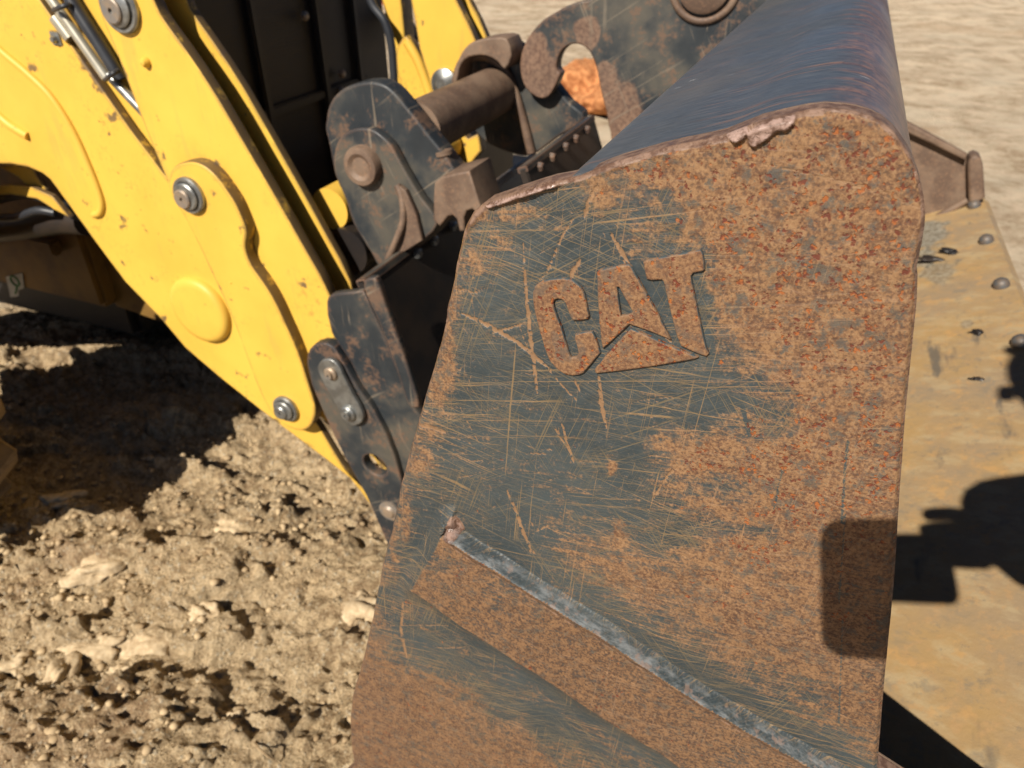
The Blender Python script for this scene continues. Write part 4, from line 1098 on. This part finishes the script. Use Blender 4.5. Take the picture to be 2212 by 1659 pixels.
# bellcrank, a pair of plates
K_C = .826
Cp = [(198, -70), (210, 0), (222, 44), (236, 78), (252, 115), (290, 215), (325, 305), (352, 368), (372, 420), (470, 560), (560, 700), (600, 790), (640, 860), (700, 820), (724, 760), (726, 700), (713, 640), (690, 592), (655, 532), (620, 470), (580, 400), (540, 332), (505, 272), (470, 212), (430, 150), (395, 100), (362, 55), (345, 30), (332, 0), (318, -70)]
Cp = [(175, -160)] + Cp[1:-1] + [(290, -160)]
C1 = slab('bellcrank_plate', Cp, K_C, .019, M['yellow'], loader, bevel=.002, smooth=0)
C2 = slab('bellcrank_plate', [(a, b) for a, b in Cp], .874, .014, M['yellow'], loader, bevel=.002, smooth=0) if False else None
def shift_px(pts, K1, K2):                     # the same plate seen further across: same x, z
    return [(Q(a, b, K1).x, Q(a, b, K1).z) for a, b in pts]
slab('bellcrank_plate', shift_px(Cp, K_C, .88), .883, .015, M['yellow'], loader, bevel=.002, smooth=0, px=False)
A_tip = [(350, 372)] + A[7:14] + A[14:24]
slab('boom_arm', shift_px(A_tip, K_A, .9), .905, .012, M['yellow'], loader, bevel=.002, smooth=0, px=False, label='second plate of the near boom arm, behind the first')
# dark gap between link and bellcrank is open; pins
def pin(x, y, K, r, parent, rusty=True, out=.016):
    c = Q(x, y, K)
    lathe('pin_washer', [(r, .012), (r, -out * .35), (r * .93, -out * .5), (r * .80, -out * .5), (r * .76, -out * .3)], c, (0, 1, 0), M['zinc'], parent, seg=48)
    lathe('pin_collar', [(r * .74, .010), (r * .74, -out * .72), (r * .66, -out * .82)], c, (0, 1, 0), M['zinc'], parent, seg=40)
    p = lathe('pin_head', [(r * .52, .01), (r * .52, -out * .98), (r * .46, -out * 1.08), (r * .12, -out * 1.05), (r * .10, -out * .7)], c + Vector((-.004, 0, -.003)), (0, 1, 0), M['pin'] if rusty else M['zinc'], parent, seg=36)
pin(412, 421, K_B, .0285, linkp)
pin(620, 881, K_B, .0255, linkp, False)
pin(262, 16, K_C, .0335, C1)
lathe('grease_fitting', [(.0075, 0), (.0075, -.004), (.004, -.009), (.001, -.010)], Q(317, 134, K_C), (0, 1, 0), M['yellow_smooth'], C1, seg=16)
# rust streak under pin / painted bead
tube('weld_bead', [Q(500, 612, K_B - .0), Q(470, 585, K_B + .02)], .002, M['yellow_smooth'], linkp, seg=6)
# hydraulic cylinder in the gap
Kc = .838
cyl = tube('hydraulic_cylinder', [Q(72, -60, Kc), Q(232, 168, Kc)], .0088, M['chrome'], loader, seg=24, smooth=0)
tube('hose', [Q(112, -70, Kc), Q(165, 18, Kc - .002), Q(212, 92, Kc - .002), Q(262, 172, Kc)], .0100, M['hose'], cyl, seg=20, smooth=6)
for (x0, y0, x1, y1) in ((116, 22, 152, 10), (228, 172, 256, 152)):
    tube('cable_tie', [Q(x0, y0, Kc - .014), Q((x0 + x1) / 2, (y0 + y1) / 2 - 2, Kc - .022), Q(x1, y1, Kc - .012)], .0035, M['hose'], cyl, seg=8, smooth=4)
tube('clamp_sleeve', [Q(122, 38, Kc - .002), Q(156, 84, Kc - .002)], .0112, M['chrome'], cyl, seg=24, smooth=0)
tube('piston_rod', [Q(236, 162, Kc), Q(330, 262, Kc)], .0078, M['zinc'], cyl, seg=24, smooth=0)
q = Q(126, 84, Kc - .004)
box('clamp_lug', q.x - .012, q.x + .010, q.y - .004, q.y + .010, q.z - .010, q.z + .012, M['zinc'], cyl, .002)
lathe('clamp_bolt', [(.0055, 0), (.0055, -.005), (.004, -.007)], q + Vector((-.001, -.004, 0)), (0, 1, 0), M['zinc'], cyl, seg=6)

# far boom and its bellcrank
K_FA = 1.325
FA = [(884, -60), (887, 0), (896, 45), (901, 75), (906, 104), (915, 135), (924, 162), (932, 195), (938, 222), (975, 240), (1010, 170), (1030, 100), (1027, 87), (1012, 52), (985, 0), (962, -60)]
slab('bellcrank_plate', FA, K_FA, .020, M['yellow'], loader, bevel=.002, smooth=0, label='far bellcrank, sunlit yellow above the cross tube')
slab('bellcrank_plate', shift_px([(x, y) for x, y in FA], K_FA, 0), K_FA + .050, .018, M['yellow'], loader, bevel=.002, smooth=0, px=False)
q = Q(963, 180, K_FA)
lathe('pin_washer', [(.028, .01), (.028, -.008), (.020, -.012), (.012, -.02), (.001, -.021)], q, (0, 1, 0), M['zinc'], loader, seg=32)
FB = [(868, 84), (876, 77), (888, 92), (905, 120), (925, 160), (950, 205), (985, 270), (1010, 300), (1032, 290), (1040, 326), (1010, 360), (985, 330), (965, 300), (930, 262), (900, 228), (880, 210), (866, 185), (857, 150), (855, 118), (858, 100)]
slab('boom_arm', FB, 1.36, .026, M['yellow'], loader, bevel=.003, smooth=0, label='far boom arm, yellow')
tube('boom_ridge', [Q(880, 90, 1.358), Q(905, 135, 1.358), Q(925, 190, 1.358), Q(935, 225, 1.358)], .010, M['yellow_smooth'], loader, seg=10)
# cross tube of the boom, lit on top
c1 = Q(712, 452, .93)
lathe('boom_cross_tube', [(.034, 0), (.034, .42)], c1, (0, 1, 0), M['yellow_smooth'], loader, seg=32)
lathe('torque_tube', [(.040, 0), (.040, .42)], c1 + Vector((.028, -.01, -.066)), (0, 1, 0), M['panel'], loader, seg=32)

# front frame, grille and chassis
xg = -1.05
box('shade_filler', -2.9, -1.57, 1.16, 1.44, .07, .215, M['black'], loader, .02)  # black box added to darken the shaded ground below the chassis
box('axle_housing', -1.4, -.74, 1.46, 1.80, .06, .60, M['black'], loader, .02)
box('grille_panel', xg - .06, xg, 1.0, 1.70, EYE - .62, EYE + .70, M['grille'], loader, .006, 'black perforated grille of the loader front')
for y in (1.02, 1.20, 1.40, 1.54):
    box('grille_rib', xg + .002, xg + .018, y, y + .022, EYE - .60, EYE + .68, M['black'], loader, .004)
for z in (-.36, -.12, .14, .40):
    box('grille_rib', xg + .004, xg + .014, 1.02, 1.58, EYE + z, EYE + z + .018, M['black'], loader, .003)
for (x, y) in ((740, 196), (606, 372), (662, 35), (742, 160)):
    d = dirq(x, y); k = (xg + .02) / d[0]; lathe('bolt', [(.010, 0), (.010, .008), (.006, .011)], (xg + .012, d[1] * k, EYE + d[2] * k), (1, 0, 0), M['pin'], loader, seg=6)
fr = [Q(800, -60, 1.60), Q(845, 40, 1.62), Q(862, 130, 1.62), Q(868, 240, 1.6)]
slab('frame_cheek', [(795, -80), (826, 10), (838, 60), (848, 120), (852, 180), (856, 260), (905, 260), (880, 190), (868, 140), (872, 90), (872, 60), (850, -80)], 1.50, .05, M['yellow'], loader, bevel=.006, smooth=3)
tube('hydraulic_hose', [Q(785, -40, 1.46), Q(805, 10, 1.46), Q(832, 48, 1.46), Q(845, 95, 1.46), Q(850, 150, 1.46), Q(853, 220, 1.46)], .009, M['hose'], loader, seg=12)
tube('hydraulic_hose', [Q(845, 20, 1.7), Q(868, 45, 1.7), Q(884, 70, 1.7), Q(892, 95, 1.7)], .022, M['hose'], loader, seg=12)
box('hood', -2.9, xg - .064, 1.0, 1.60, EYE - .30, EYE + .62, M['yellow_smooth'], loader, .03)
box('cab_floor', -3.6, -1.7, .95, 1.70, EYE - .46, EYE - .31, M['black'], loader, .02)
# chassis side below the near boom
box('chassis_frame', -2.9, -1.55, 1.08, 1.45, EYE - .84, EYE - .40, M['shaded_yellow'], loader, .012, 'dusty yellow chassis side under the boom, its colour darkened for shade')
box('chassis_rail', -2.9, -1.62, 1.05, 1.078, EYE - .70, EYE - .66, M['shaded_yellow'], loader, .006)
tube('axle_tube', [Q(-60, 500, .93), Q(40, 492, .93), Q(130, 478, .93), Q(185, 480, .93)], .026, M['panel'], loader, seg=16)
tube('hydraulic_hose', [Q(-40, 440, .90), Q(40, 420, .90), Q(90, 425, .90), Q(140, 444, .90), Q(165, 470, .92)], .010, M['hose'], loader, seg=12)
tube('hydraulic_hose', [Q(-40, 470, .89), Q(30, 470, .89), Q(80, 455, .89), Q(120, 460, .90)], .008, M['hose'], loader, seg=12)
slab('hose_bracket', [(-30, 405), (20, 400), (66, 404), (112, 424), (150, 470), (120, 455), (80, 430), (20, 420), (-30, 425)], .885, .012, M['yellow'], loader, bevel=.002, smooth=0)
slab('hose_bracket', [(-20, 362), (6, 366), (40, 384), (56, 400), (86, 420), (100, 410), (78, 380), (70, 362), (40, 356)], .90, .010, M['yellow'], loader, bevel=.002, smooth=0)
slab('axle_bracket', [(205, 520), (215, 570), (232, 625), (252, 662), (330, 690), (470, 722), (420, 600), (330, 520)], 1.12, .03, M['shaded_yellow'], loader, bevel=.003, smooth=0)
# sticker with a green ring mark
st = slab('sticker', [(12, 598), (48, 590), (52, 622), (40, 628), (40, 640), (22, 642), (20, 630)], 1.0765, .002, M['white'], loader, bevel=.0004, smooth=0)
ctr = Q(32, 607, 1.0755)
for k0, k1, r in ((0, 0, .014),):
    tube('printed_ring', [ctr + Vector((math.cos(math.radians(a)) * r, 0, math.sin(math.radians(a)) * r)) for a in range(0, 370, 20)] , .0022, M['green'], st, seg=6, smooth=2)
tube('printed_tail', [Q(34, 614, 1.0755), Q(36, 622, 1.0755), Q(33, 634, 1.0755)], .0022, M['green'], st, seg=6, smooth=2)
# wheel
WC = Vector((-1.53, .50, .345)); WR = .345; WW0, WW1 = -.10, .10
wheel = lathe('wheel', [(.07, WW0 + .03), (.19, WW0 + .02), (.21, WW0), (.25, WW0 - .002), (.305, WW0 + .03), (.315, 0), (.305, WW1 - .03), (.25, WW1 + .002), (.21, WW1), (.19, WW1 - .02), (.07, WW1 - .03)], WC, (0, 1, 0), M['rubber'], loader, seg=64)
lathe('rim', [(.04, WW0 + .01), (.17, WW0 + .015), (.19, WW0 + .005), (.196, WW0 - .004), (.202, WW0 + .006)], WC, (0, 1, 0), M['yellow_smooth'], wheel, seg=48)
lug0 = None
for k in range(16):
    for side in (-1, 1):
        a = 2 * math.pi * (k + (.5 if side > 0 else 0)) / 16
        if lug0 is None or True:
            V = []
            for (da, w, r0, r1) in ((0, .005, .30, WR), (.15, .100, .27, WR - .018)):
                for dd in (-.055, .055):
                    for r in (r0, r1):
                        an = a + da + dd; V.append(WC + Vector((math.cos(an) * r, side * w, math.sin(an) * r)))
            F = [(0, 2, 3, 1), (4, 5, 7, 6), (0, 1, 5, 4), (2, 6, 7, 3), (1, 3, 7, 5), (0, 4, 6, 2)]
            me = mesh_from('tread_lug', V, F)
            bm = bmesh.new(); bm.from_mesh(me); bmesh.ops.recalc_face_normals(bm, faces=bm.faces); bmesh.ops.bevel(bm, geom=bm.edges[:], offset=.006, segments=1, affect='EDGES'); bm.to_mesh(me); bm.free()
            link('tread_lug', me, M['rubber'], wheel)

# ------------------------------------------------------------------ quick coupler (carried by the boom, holds the bucket)
# big hook cheeks
K1 = .925
H1 = [(702, 280), (704, 258), (707, 238), (713, 222), (722, 208), (736, 195), (752, 186), (774, 179), (797, 176), (816, 178), (834, 185), (850, 198), (863, 212), (876, 228), (892, 247), (908, 268), (930, 296), (955, 327), (985, 372), (1000, 420),
      (960, 480), (925, 520), (880, 545), (825, 580), (800, 545), (762, 483), (746, 432), (737, 409), (730, 397), (718, 355), (710, 312)]
ch = slab('coupler_cheek', H1, K1, .034, M['dark'], loader, bevel=.004, smooth=3, label='near rounded cheek plate of the quick coupler')
H2 = [(720, 345), (724, 320), (731, 304), (742, 291), (755, 282), (772, 277), (790, 277), (806, 281), (820, 290), (834, 302), (846, 316), (858, 338), (872, 364), (890, 395), (910, 428), (945, 484), (900, 530), (848, 560), (828, 580),
      (795, 536), (764, 484), (748, 436), (732, 398), (722, 372)]
ch2 = slab('coupler_cheek', H2, K1 - .019, .018, M['dark'], loader, bevel=.003, smooth=3, label='smaller cheek plate with the round pin head')
lathe('coupler_pin', [(.030, .01), (.030, -.010), (.027, -.015), (.020, -.016), (.014, -.012), (.002, -.013)], Q(788, 356, K1 - .019), (0, 1, 0), M['rust'], ch2, seg=40)
tube('weld_bead', [Q(858, 400, K1 - .022), Q(866, 418, K1 - .024), Q(871, 445, K1 - .028), Q(870, 480, K1 - .032), Q(858, 515, K1 - .036), Q(838, 560, K1 - .036)], .0055, M['rust'], ch2, seg=10)
slab('stiffener', [(862, 402), (875, 412), (897, 460), (912, 520), (848, 560), (866, 500), (872, 460)], K1 - .030, .010, M['rust'], ch2, bevel=.002, smooth=0)
# cross tube between the cheeks
tc = Q(900, 296, K1 + .034)
tube_r = .041
ctube = Q(1000, 232, 1.12)
lathe('cross_tube', [(tube_r, K1 + .036), (tube_r, 1.262)], (ctube.x, 0, ctube.z), (0, 1, 0), M['rust'], loader, seg=48, label='brown steel cross tube of the quick coupler')
# far cheek
K2 = 1.262
H3 = [(979, 176), (984, 150), (992, 124), (1004, 104), (1020, 91), (1044, 84), (1069, 81), (1094, 84), (1118, 94), (1140, 112), (1162, 136), (1185, 166), (1206, 192), (1230, 222), (1262, 256), (1200, 300), (1149, 335), (1100, 330), (1040, 300), (1000, 240)]
slab('coupler_cheek', H3, K2, .030, M['dark'], loader, bevel=.004, smooth=3, label='far rounded cheek plate of the quick coupler')
arch = [Q(985, 178, K2 - .006), Q(992, 150, K2 - .006), Q(1004, 130, K2 - .006), Q(1024, 122, K2 - .006), Q(1050, 122, K2 - .006), Q(1075, 135, K2 - .006), Q(1094, 158, K2 - .006), Q(1112, 200, K2 - .006), Q(1130, 260, K2 - .006), Q(1148, 330, K2 - .006)]
tube('cheek_flange', arch, .0085, M['rust'], loader, seg=12)
slab('cheek_flange', [(979, 176), (984, 150), (992, 124), (1004, 104), (1020, 91), (1044, 84), (1069, 81), (1094, 84), (1105, 120), (1090, 150), (1074, 133), (1050, 121), (1024, 121), (1004, 129), (992, 148), (986, 180)], K2 - .055, .058, M['rust'], loader, bevel=.003, smooth=2)
# nipple on the near cheek
q = Q(964, 352, K1 + .02)
lathe('grease_cap', [(.013, .012), (.013, .018), (.003, .020)], Q(965, 352, K1 + .01) , (-.25, 0, 1), M['rust'], loader, seg=20)
lathe('grease_fitting', [(.008, -.014), (.009, .002), (.008, .012)], Q(965, 352, K1 + .01), (-.25, 0, 1), M['white'], loader, seg=14)
# lock block
KB = .885
blk = [(952, 383), (938, 395), (936, 430), (936, 476), (950, 490), (968, 468), (978, 466), (986, 474), (992, 500), (1004, 500), (1002, 470), (1008, 456), (1020, 452), (1030, 462), (1034, 480), (1060, 520), (1050, 470), (1035, 438), (1014, 369), (985, 374)]
slab('lock_block', blk, KB, .072, M['rust'], loader, bevel=.003, smooth=0, label='thick brown steel lock block of the coupler')
# big black back panel of the coupler, upright and running across
pt, pm = Q(785, 607, .782), Q(900, 860, .782)
p0 = Vector((pt.x, pt.z)); p1 = Vector((pm.x, pm.z)); dd = (p1 - p0).normalized(); nn = Vector((dd.y, -dd.x))
if nn.x > 0: nn = -nn
pe = p0 + dd * .42
panel = prism('coupler_panel', [tuple(p0), tuple(pe), tuple(pe + nn * .014), tuple(p0 + nn * .014)], .782, 1.47, M['panel'], loader, .002, 'wide black upright panel of the quick coupler')
for (x, y) in ((893, 541), (929, 514), (970, 482)):
    # on the top edge of the panel
    d = dirq(x, y)
    k = (p0.x + .002) / d[0]
    c = Vector((p0.x + .006, d[1] * k, p0.y - .012))
    lathe('panel_bolt', [(.009, 0), (.009, .007), (.006, .010)], c, (1, 0, 0), M['zinc'], panel, seg=6)
prism('panel_edge', [tuple(p0 + nn * -.0015 + dd * -.002), tuple(p0 + dd * .010 + nn * -.0015), tuple(p0 + dd * .010 + nn * .016), tuple(p0 + nn * .016 - dd * .002)], .784, 1.468, M['dark'], panel, .001)
pq = Q(1205, 309, 1.05); r0 = Vector((pq.x, pq.z)); r1 = r0 + dd * .26
bp = prism('back_panel', [tuple(r0), tuple(r1), tuple(r1 + nn * .012), tuple(r0 + nn * .012)], .918, 1.233, M['panel'], bucket, .002, 'oily black upright panel behind the shell, lit along its top edge')
prism('panel_edge', [tuple(r0 + nn * -.0015 + dd * -.002), tuple(r0 + dd * .007 + nn * -.0015), tuple(r0 + dd * .007 + nn * .014), tuple(r0 + nn * .014 - dd * .002)], .919, 1.232, M['dark'], bp, .001)
for y in (.945, 1.195):
    prism('gusset', [tuple(r0 + dd * .09), tuple(r0 + dd * .25), (-.205, EYE - .60), (-.165, EYE - .46)], y, y + .014, M['dark'], bucket, .002)
for y in (.96, 1.01, 1.07, 1.12, 1.18):
    lathe('panel_bolt', [(.007, 0), (.007, .006), (.005, .008)], (r0.x + .003, y, r0.y - .010), (1, 0, 0), M['dark'], bp, seg=6)
# side flange
F1 = [(705, 652), (708, 643), (716, 636), (730, 633), (785, 628), (800, 660), (830, 725), (862, 800), (893, 880), (910, 900), (930, 1010), (930, 1180), (880, 1160), (866, 1060), (850, 990), (826, 920), (790, 850), (755, 780), (728, 740), (716, 720), (706, 680)]
fl1 = slab('coupler_flange', F1, .772, .014, M['dark'], loader, bevel=.003, smooth=0, label='dark side flange of the coupler, scratched')
slab('flange_edge', [(785, 607), (806, 600), (816, 612), (832, 660), (852, 712), (876, 780), (893, 832), (904, 872), (900, 882), (880, 874), (862, 820), (835, 740), (808, 676), (790, 636)], .752, .013, M['dark'], fl1, bevel=.003, smooth=2)
F2 = [(662, 785), (663, 768), (668, 755), (678, 745), (692, 741), (706, 742), (722, 752), (745, 790), (772, 836), (803, 880), (832, 935), (852, 985), (870, 1050), (885, 1110), (900, 1200), (870, 1260), (838, 1180), (812, 1120), (790, 1070), (770, 1035), (745, 990), (718, 935), (694, 882), (672, 830)]
fl2 = slab('coupler_side_plate', F2, .760, .020, M['dark'], loader, bevel=.003, smooth=0, holes=[[(810 + 24 * math.cos(a) + 6 * math.sin(a), 1005 + 22 * math.sin(a) + 6 * math.cos(a)) for a in [i * math.pi / 10 for i in range(20)]]],
           label='lower side plate of the coupler with a round hole, dusty at the tip')
strap = slab('pin_strap', [(686, 800), (690, 784), (702, 776), (716, 778), (730, 790), (744, 818), (760, 850), (777, 880), (784, 900), (779, 914), (764, 920), (748, 912), (734, 892), (718, 862), (700, 830)], .749, .009, M['zinc'], fl2, bevel=.002, smooth=3)
for (x, y, r) in ((716, 806, .011), (753, 892, .0135)):
    lathe('strap_bolt', [(r, 0), (r, -.004), (r * .8, -.006), (r * .55, -.006), (r * .55, -.010), (r * .2, -.010), (r * .2, -.006)], Q(x, y, .749), (0, 1, 0), M['pin' if r < .012 else 'zinc'], strap, seg=28)
lathe('lower_bolt', [(.020, 0), (.020, -.004), (.013, -.005), (.009, -.009), (.002, -.010)], Q(843, 1102, .760), (0, 1, 0), M['pin'], fl2, seg=28)

# ------------------------------------------------------------------ the photographer, whose phone and arm cast the shadow on the bucket
Rw = Vector((1, 0, 0)); Uc = Vector((0, _s, _c)); Fc = Vector((0, _c, -_s)); CAMP = Vector((0, 0, EYE))
def cam_pt(x, y, z): return CAMP + Rw * x + Uc * y + Fc * z
cu = bpy.data.curves.new('smartphone', 'CURVE'); cu.dimensions = '2D'; cu.fill_mode = 'BOTH'; cu.extrude = .003; cu.bevel_depth = .001; cu.bevel_resolution = 2
x0, x1, y0, y1, rc = -.0136, .1180, -.0600, .0136, .010
sp_ = cu.splines.new('POLY'); pts = []
for (ccx, ccy, a0) in ((x1 - rc, y1 - rc, 0), (x0 + rc, y1 - rc, 90), (x0 + rc, y0 + rc, 180), (x1 - rc, y0 + rc, 270)):
    for k in range(7): a = math.radians(a0 + 15 * k); pts.append((ccx + rc * math.cos(a), ccy + rc * math.sin(a)))
sp_.points.add(len(pts) - 1)
for q_, (a, b) in zip(sp_.points, pts): q_.co = (a, b, 0, 1)
sp_.use_cyclic_u = True
tmp = bpy.data.objects.new('t', cu); col.objects.link(tmp)
pm_ = bpy.data.meshes.new_from_object(tmp.evaluated_get(bpy.context.evaluated_depsgraph_get())); bpy.data.objects.remove(tmp)
phone = bpy.data.objects.new('smartphone', None); col.objects.link(phone); phone.location = cam_pt(0, 0, -.012)
phone.rotation_euler = (math.pi / 2 - PITCH, 0, 0)
phone['label'] = 'dark smartphone held sideways in front of the bucket, out of frame'; phone['category'] = 'smartphone'
pb_ = bpy.data.objects.new('phone_body', pm_); col.objects.link(pb_); pm_.materials.clear(); pm_.materials.append(M['glass']); pb_.parent = phone

def skin_figure(name, verts, edges, radii, mat, parent=None, sub=2, root=0):
    me = bpy.data.meshes.new(name); me.from_pydata([tuple(v) for v in verts], edges, [])
    o = bpy.data.objects.new(name, me); col.objects.link(o)
    md = o.modifiers.new('skin', 'SKIN'); md.use_smooth_shade = True
    for i, r in enumerate(radii):
        sv = me.skin_vertices[0].data[i]; sv.radius = (r, r) if not isinstance(r, tuple) else r
        sv.use_root = (i == root)
    ms = o.modifiers.new('sub', 'SUBSURF'); ms.levels = sub; ms.render_levels = sub
    dg = bpy.context.evaluated_depsgraph_get()
    me2 = bpy.data.meshes.new_from_object(o.evaluated_get(dg))
    o.modifiers.clear(); o.data = me2; bpy.data.meshes.remove(me)
    me2.materials.clear(); me2.materials.append(mat); me2.shade_smooth()
    if parent: o.parent = parent
    return o
pers = bpy.data.objects.new('person', None); col.objects.link(pers)
pers['label'] = 'person in a navy shirt and jeans leaning forward to hold a phone over the bucket'; pers['category'] = 'person'
hand = cam_pt(.128, .014, -.050); wrist = cam_pt(.205, .036, -.055); elbow = cam_pt(.40, .10, -.13)
hed = cam_pt(.190, .275, -.26)
nek = hed + Vector((.07, -.12, -.10)); che = Vector((.42, -.34, 1.16)); pel = Vector((.54, -.52, .88)); px0, py0 = .52, -.44
shr = Vector((.34, -.20, 1.27)); shl = Vector((.56, -.34, 1.27))
V = [pel, pel + (che - pel) * .5, che, nek, nek + (hed - nek) * .45, hed, hed + Vector((0, .02, .10)),
     shr, elbow, wrist, hand,
     shl, Vector((px0 + .30, py0 + .04, 1.06)), Vector((px0 + .24, py0 + .20, .90)), Vector((px0 + .22, py0 + .26, .84)),
     pel + Vector((-.10, 0, -.06)), Vector((px0 - .08, py0 + .02, .48)), Vector((px0 - .09, py0 - .08, .08)), Vector((px0 - .09, py0 + .08, .04)),
     pel + Vector((.10, 0, -.06)), Vector((px0 + .14, py0 + .0, .47)), Vector((px0 + .16, py0 - .12, .08)), Vector((px0 + .16, py0 + .05, .04))]
E_ = [(0, 1), (1, 2), (2, 3), (3, 4), (4, 5), (5, 6), (2, 7), (7, 8), (8, 9), (9, 10), (2, 11), (11, 12), (12, 13), (13, 14), (0, 15), (15, 16), (16, 17), (17, 18), (0, 19), (19, 20), (20, 21), (21, 22)]
Rr = [.15, .14, .155, .065, .06, .085, .07, .065, .060, .062, .085, .065, .045, .03, .034, .09, .062, .042, .04, .09, .062, .042, .04]
body = skin_figure('body', V, E_, Rr, M['skin'], pers)
# clothes: their own slightly larger skins
skin_figure('shirt', [pel + Vector((0, 0, .04)), V[1], V[2], nek - Vector((0, 0, .05)), shr, elbow, wrist - (elbow - wrist) * .30 + Uc * -.008, shl, V[12]], [(0, 1), (1, 2), (2, 3), (2, 4), (4, 5), (5, 6), (2, 7), (7, 8)], [.175, .162, .176, .08, .085, .078, .070, .085, .062], M['cloth'], pers)
skin_figure('trousers', [pel + Vector((0, 0, .03)), V[15], V[16], V[17] + Vector((0, 0, .03)), V[19], V[20], V[21] + Vector((0, 0, .03))], [(0, 1), (1, 2), (2, 3), (0, 4), (4, 5), (5, 6)], [.168, .108, .078, .062, .108, .078, .062], M['denim'], pers)
for a, b in ((17, 18), (21, 22)):
    skin_figure('boot', [V[a], V[a] * .5 + V[b] * .5 + Vector((0, 0, -.01)), V[b] + Vector((0, .05, 0))], [(0, 1), (1, 2)], [.06, .055, .046], M['boot'], pers)
skin_figure('hair', [hed + Vector((0, -.04, .05)), hed + Vector((0, -.02, .11)), hed + Vector((0, .04, .12))], [(0, 1), (1, 2)], [.088, .078, .05], M['hair'], pers)
for sx in (-1, 1):
    skin_figure('ear', [hed + Vector((sx * .078, -.01, .02)), hed + Vector((sx * .084, -.015, -.01))], [(0, 1)], [.014, .010], M['skin'], body)
skin_figure('nose', [hed + Vector((-.01, .085, .02)), hed + Vector((-.012, .108, -.005))], [(0, 1)], [.008, .013], M['skin'], body)
# right hand round the right end of the phone: fingers in front of it, thumb behind
for (yy, ln, xx) in ((.036, .040, .112), (.018, .046, .110), (.002, .044, .110), (-.014, .036, .112)):
    skin_figure('finger', [cam_pt(.150, yy, -.030), cam_pt(xx + .020, yy, .002), cam_pt(xx - .002, yy - .001, .003), cam_pt(xx + .030 - ln, yy - .002, .000)], [(0, 1), (1, 2), (2, 3)], [.011, .0095, .009, .0075], M['skin'], body)
skin_figure('thumb', [cam_pt(.150, .000, -.045), cam_pt(.125, -.008, -.045), cam_pt(.100, -.010, -.032)], [(0, 1), (1, 2)], [.014, .011, .009], M['skin'], body)
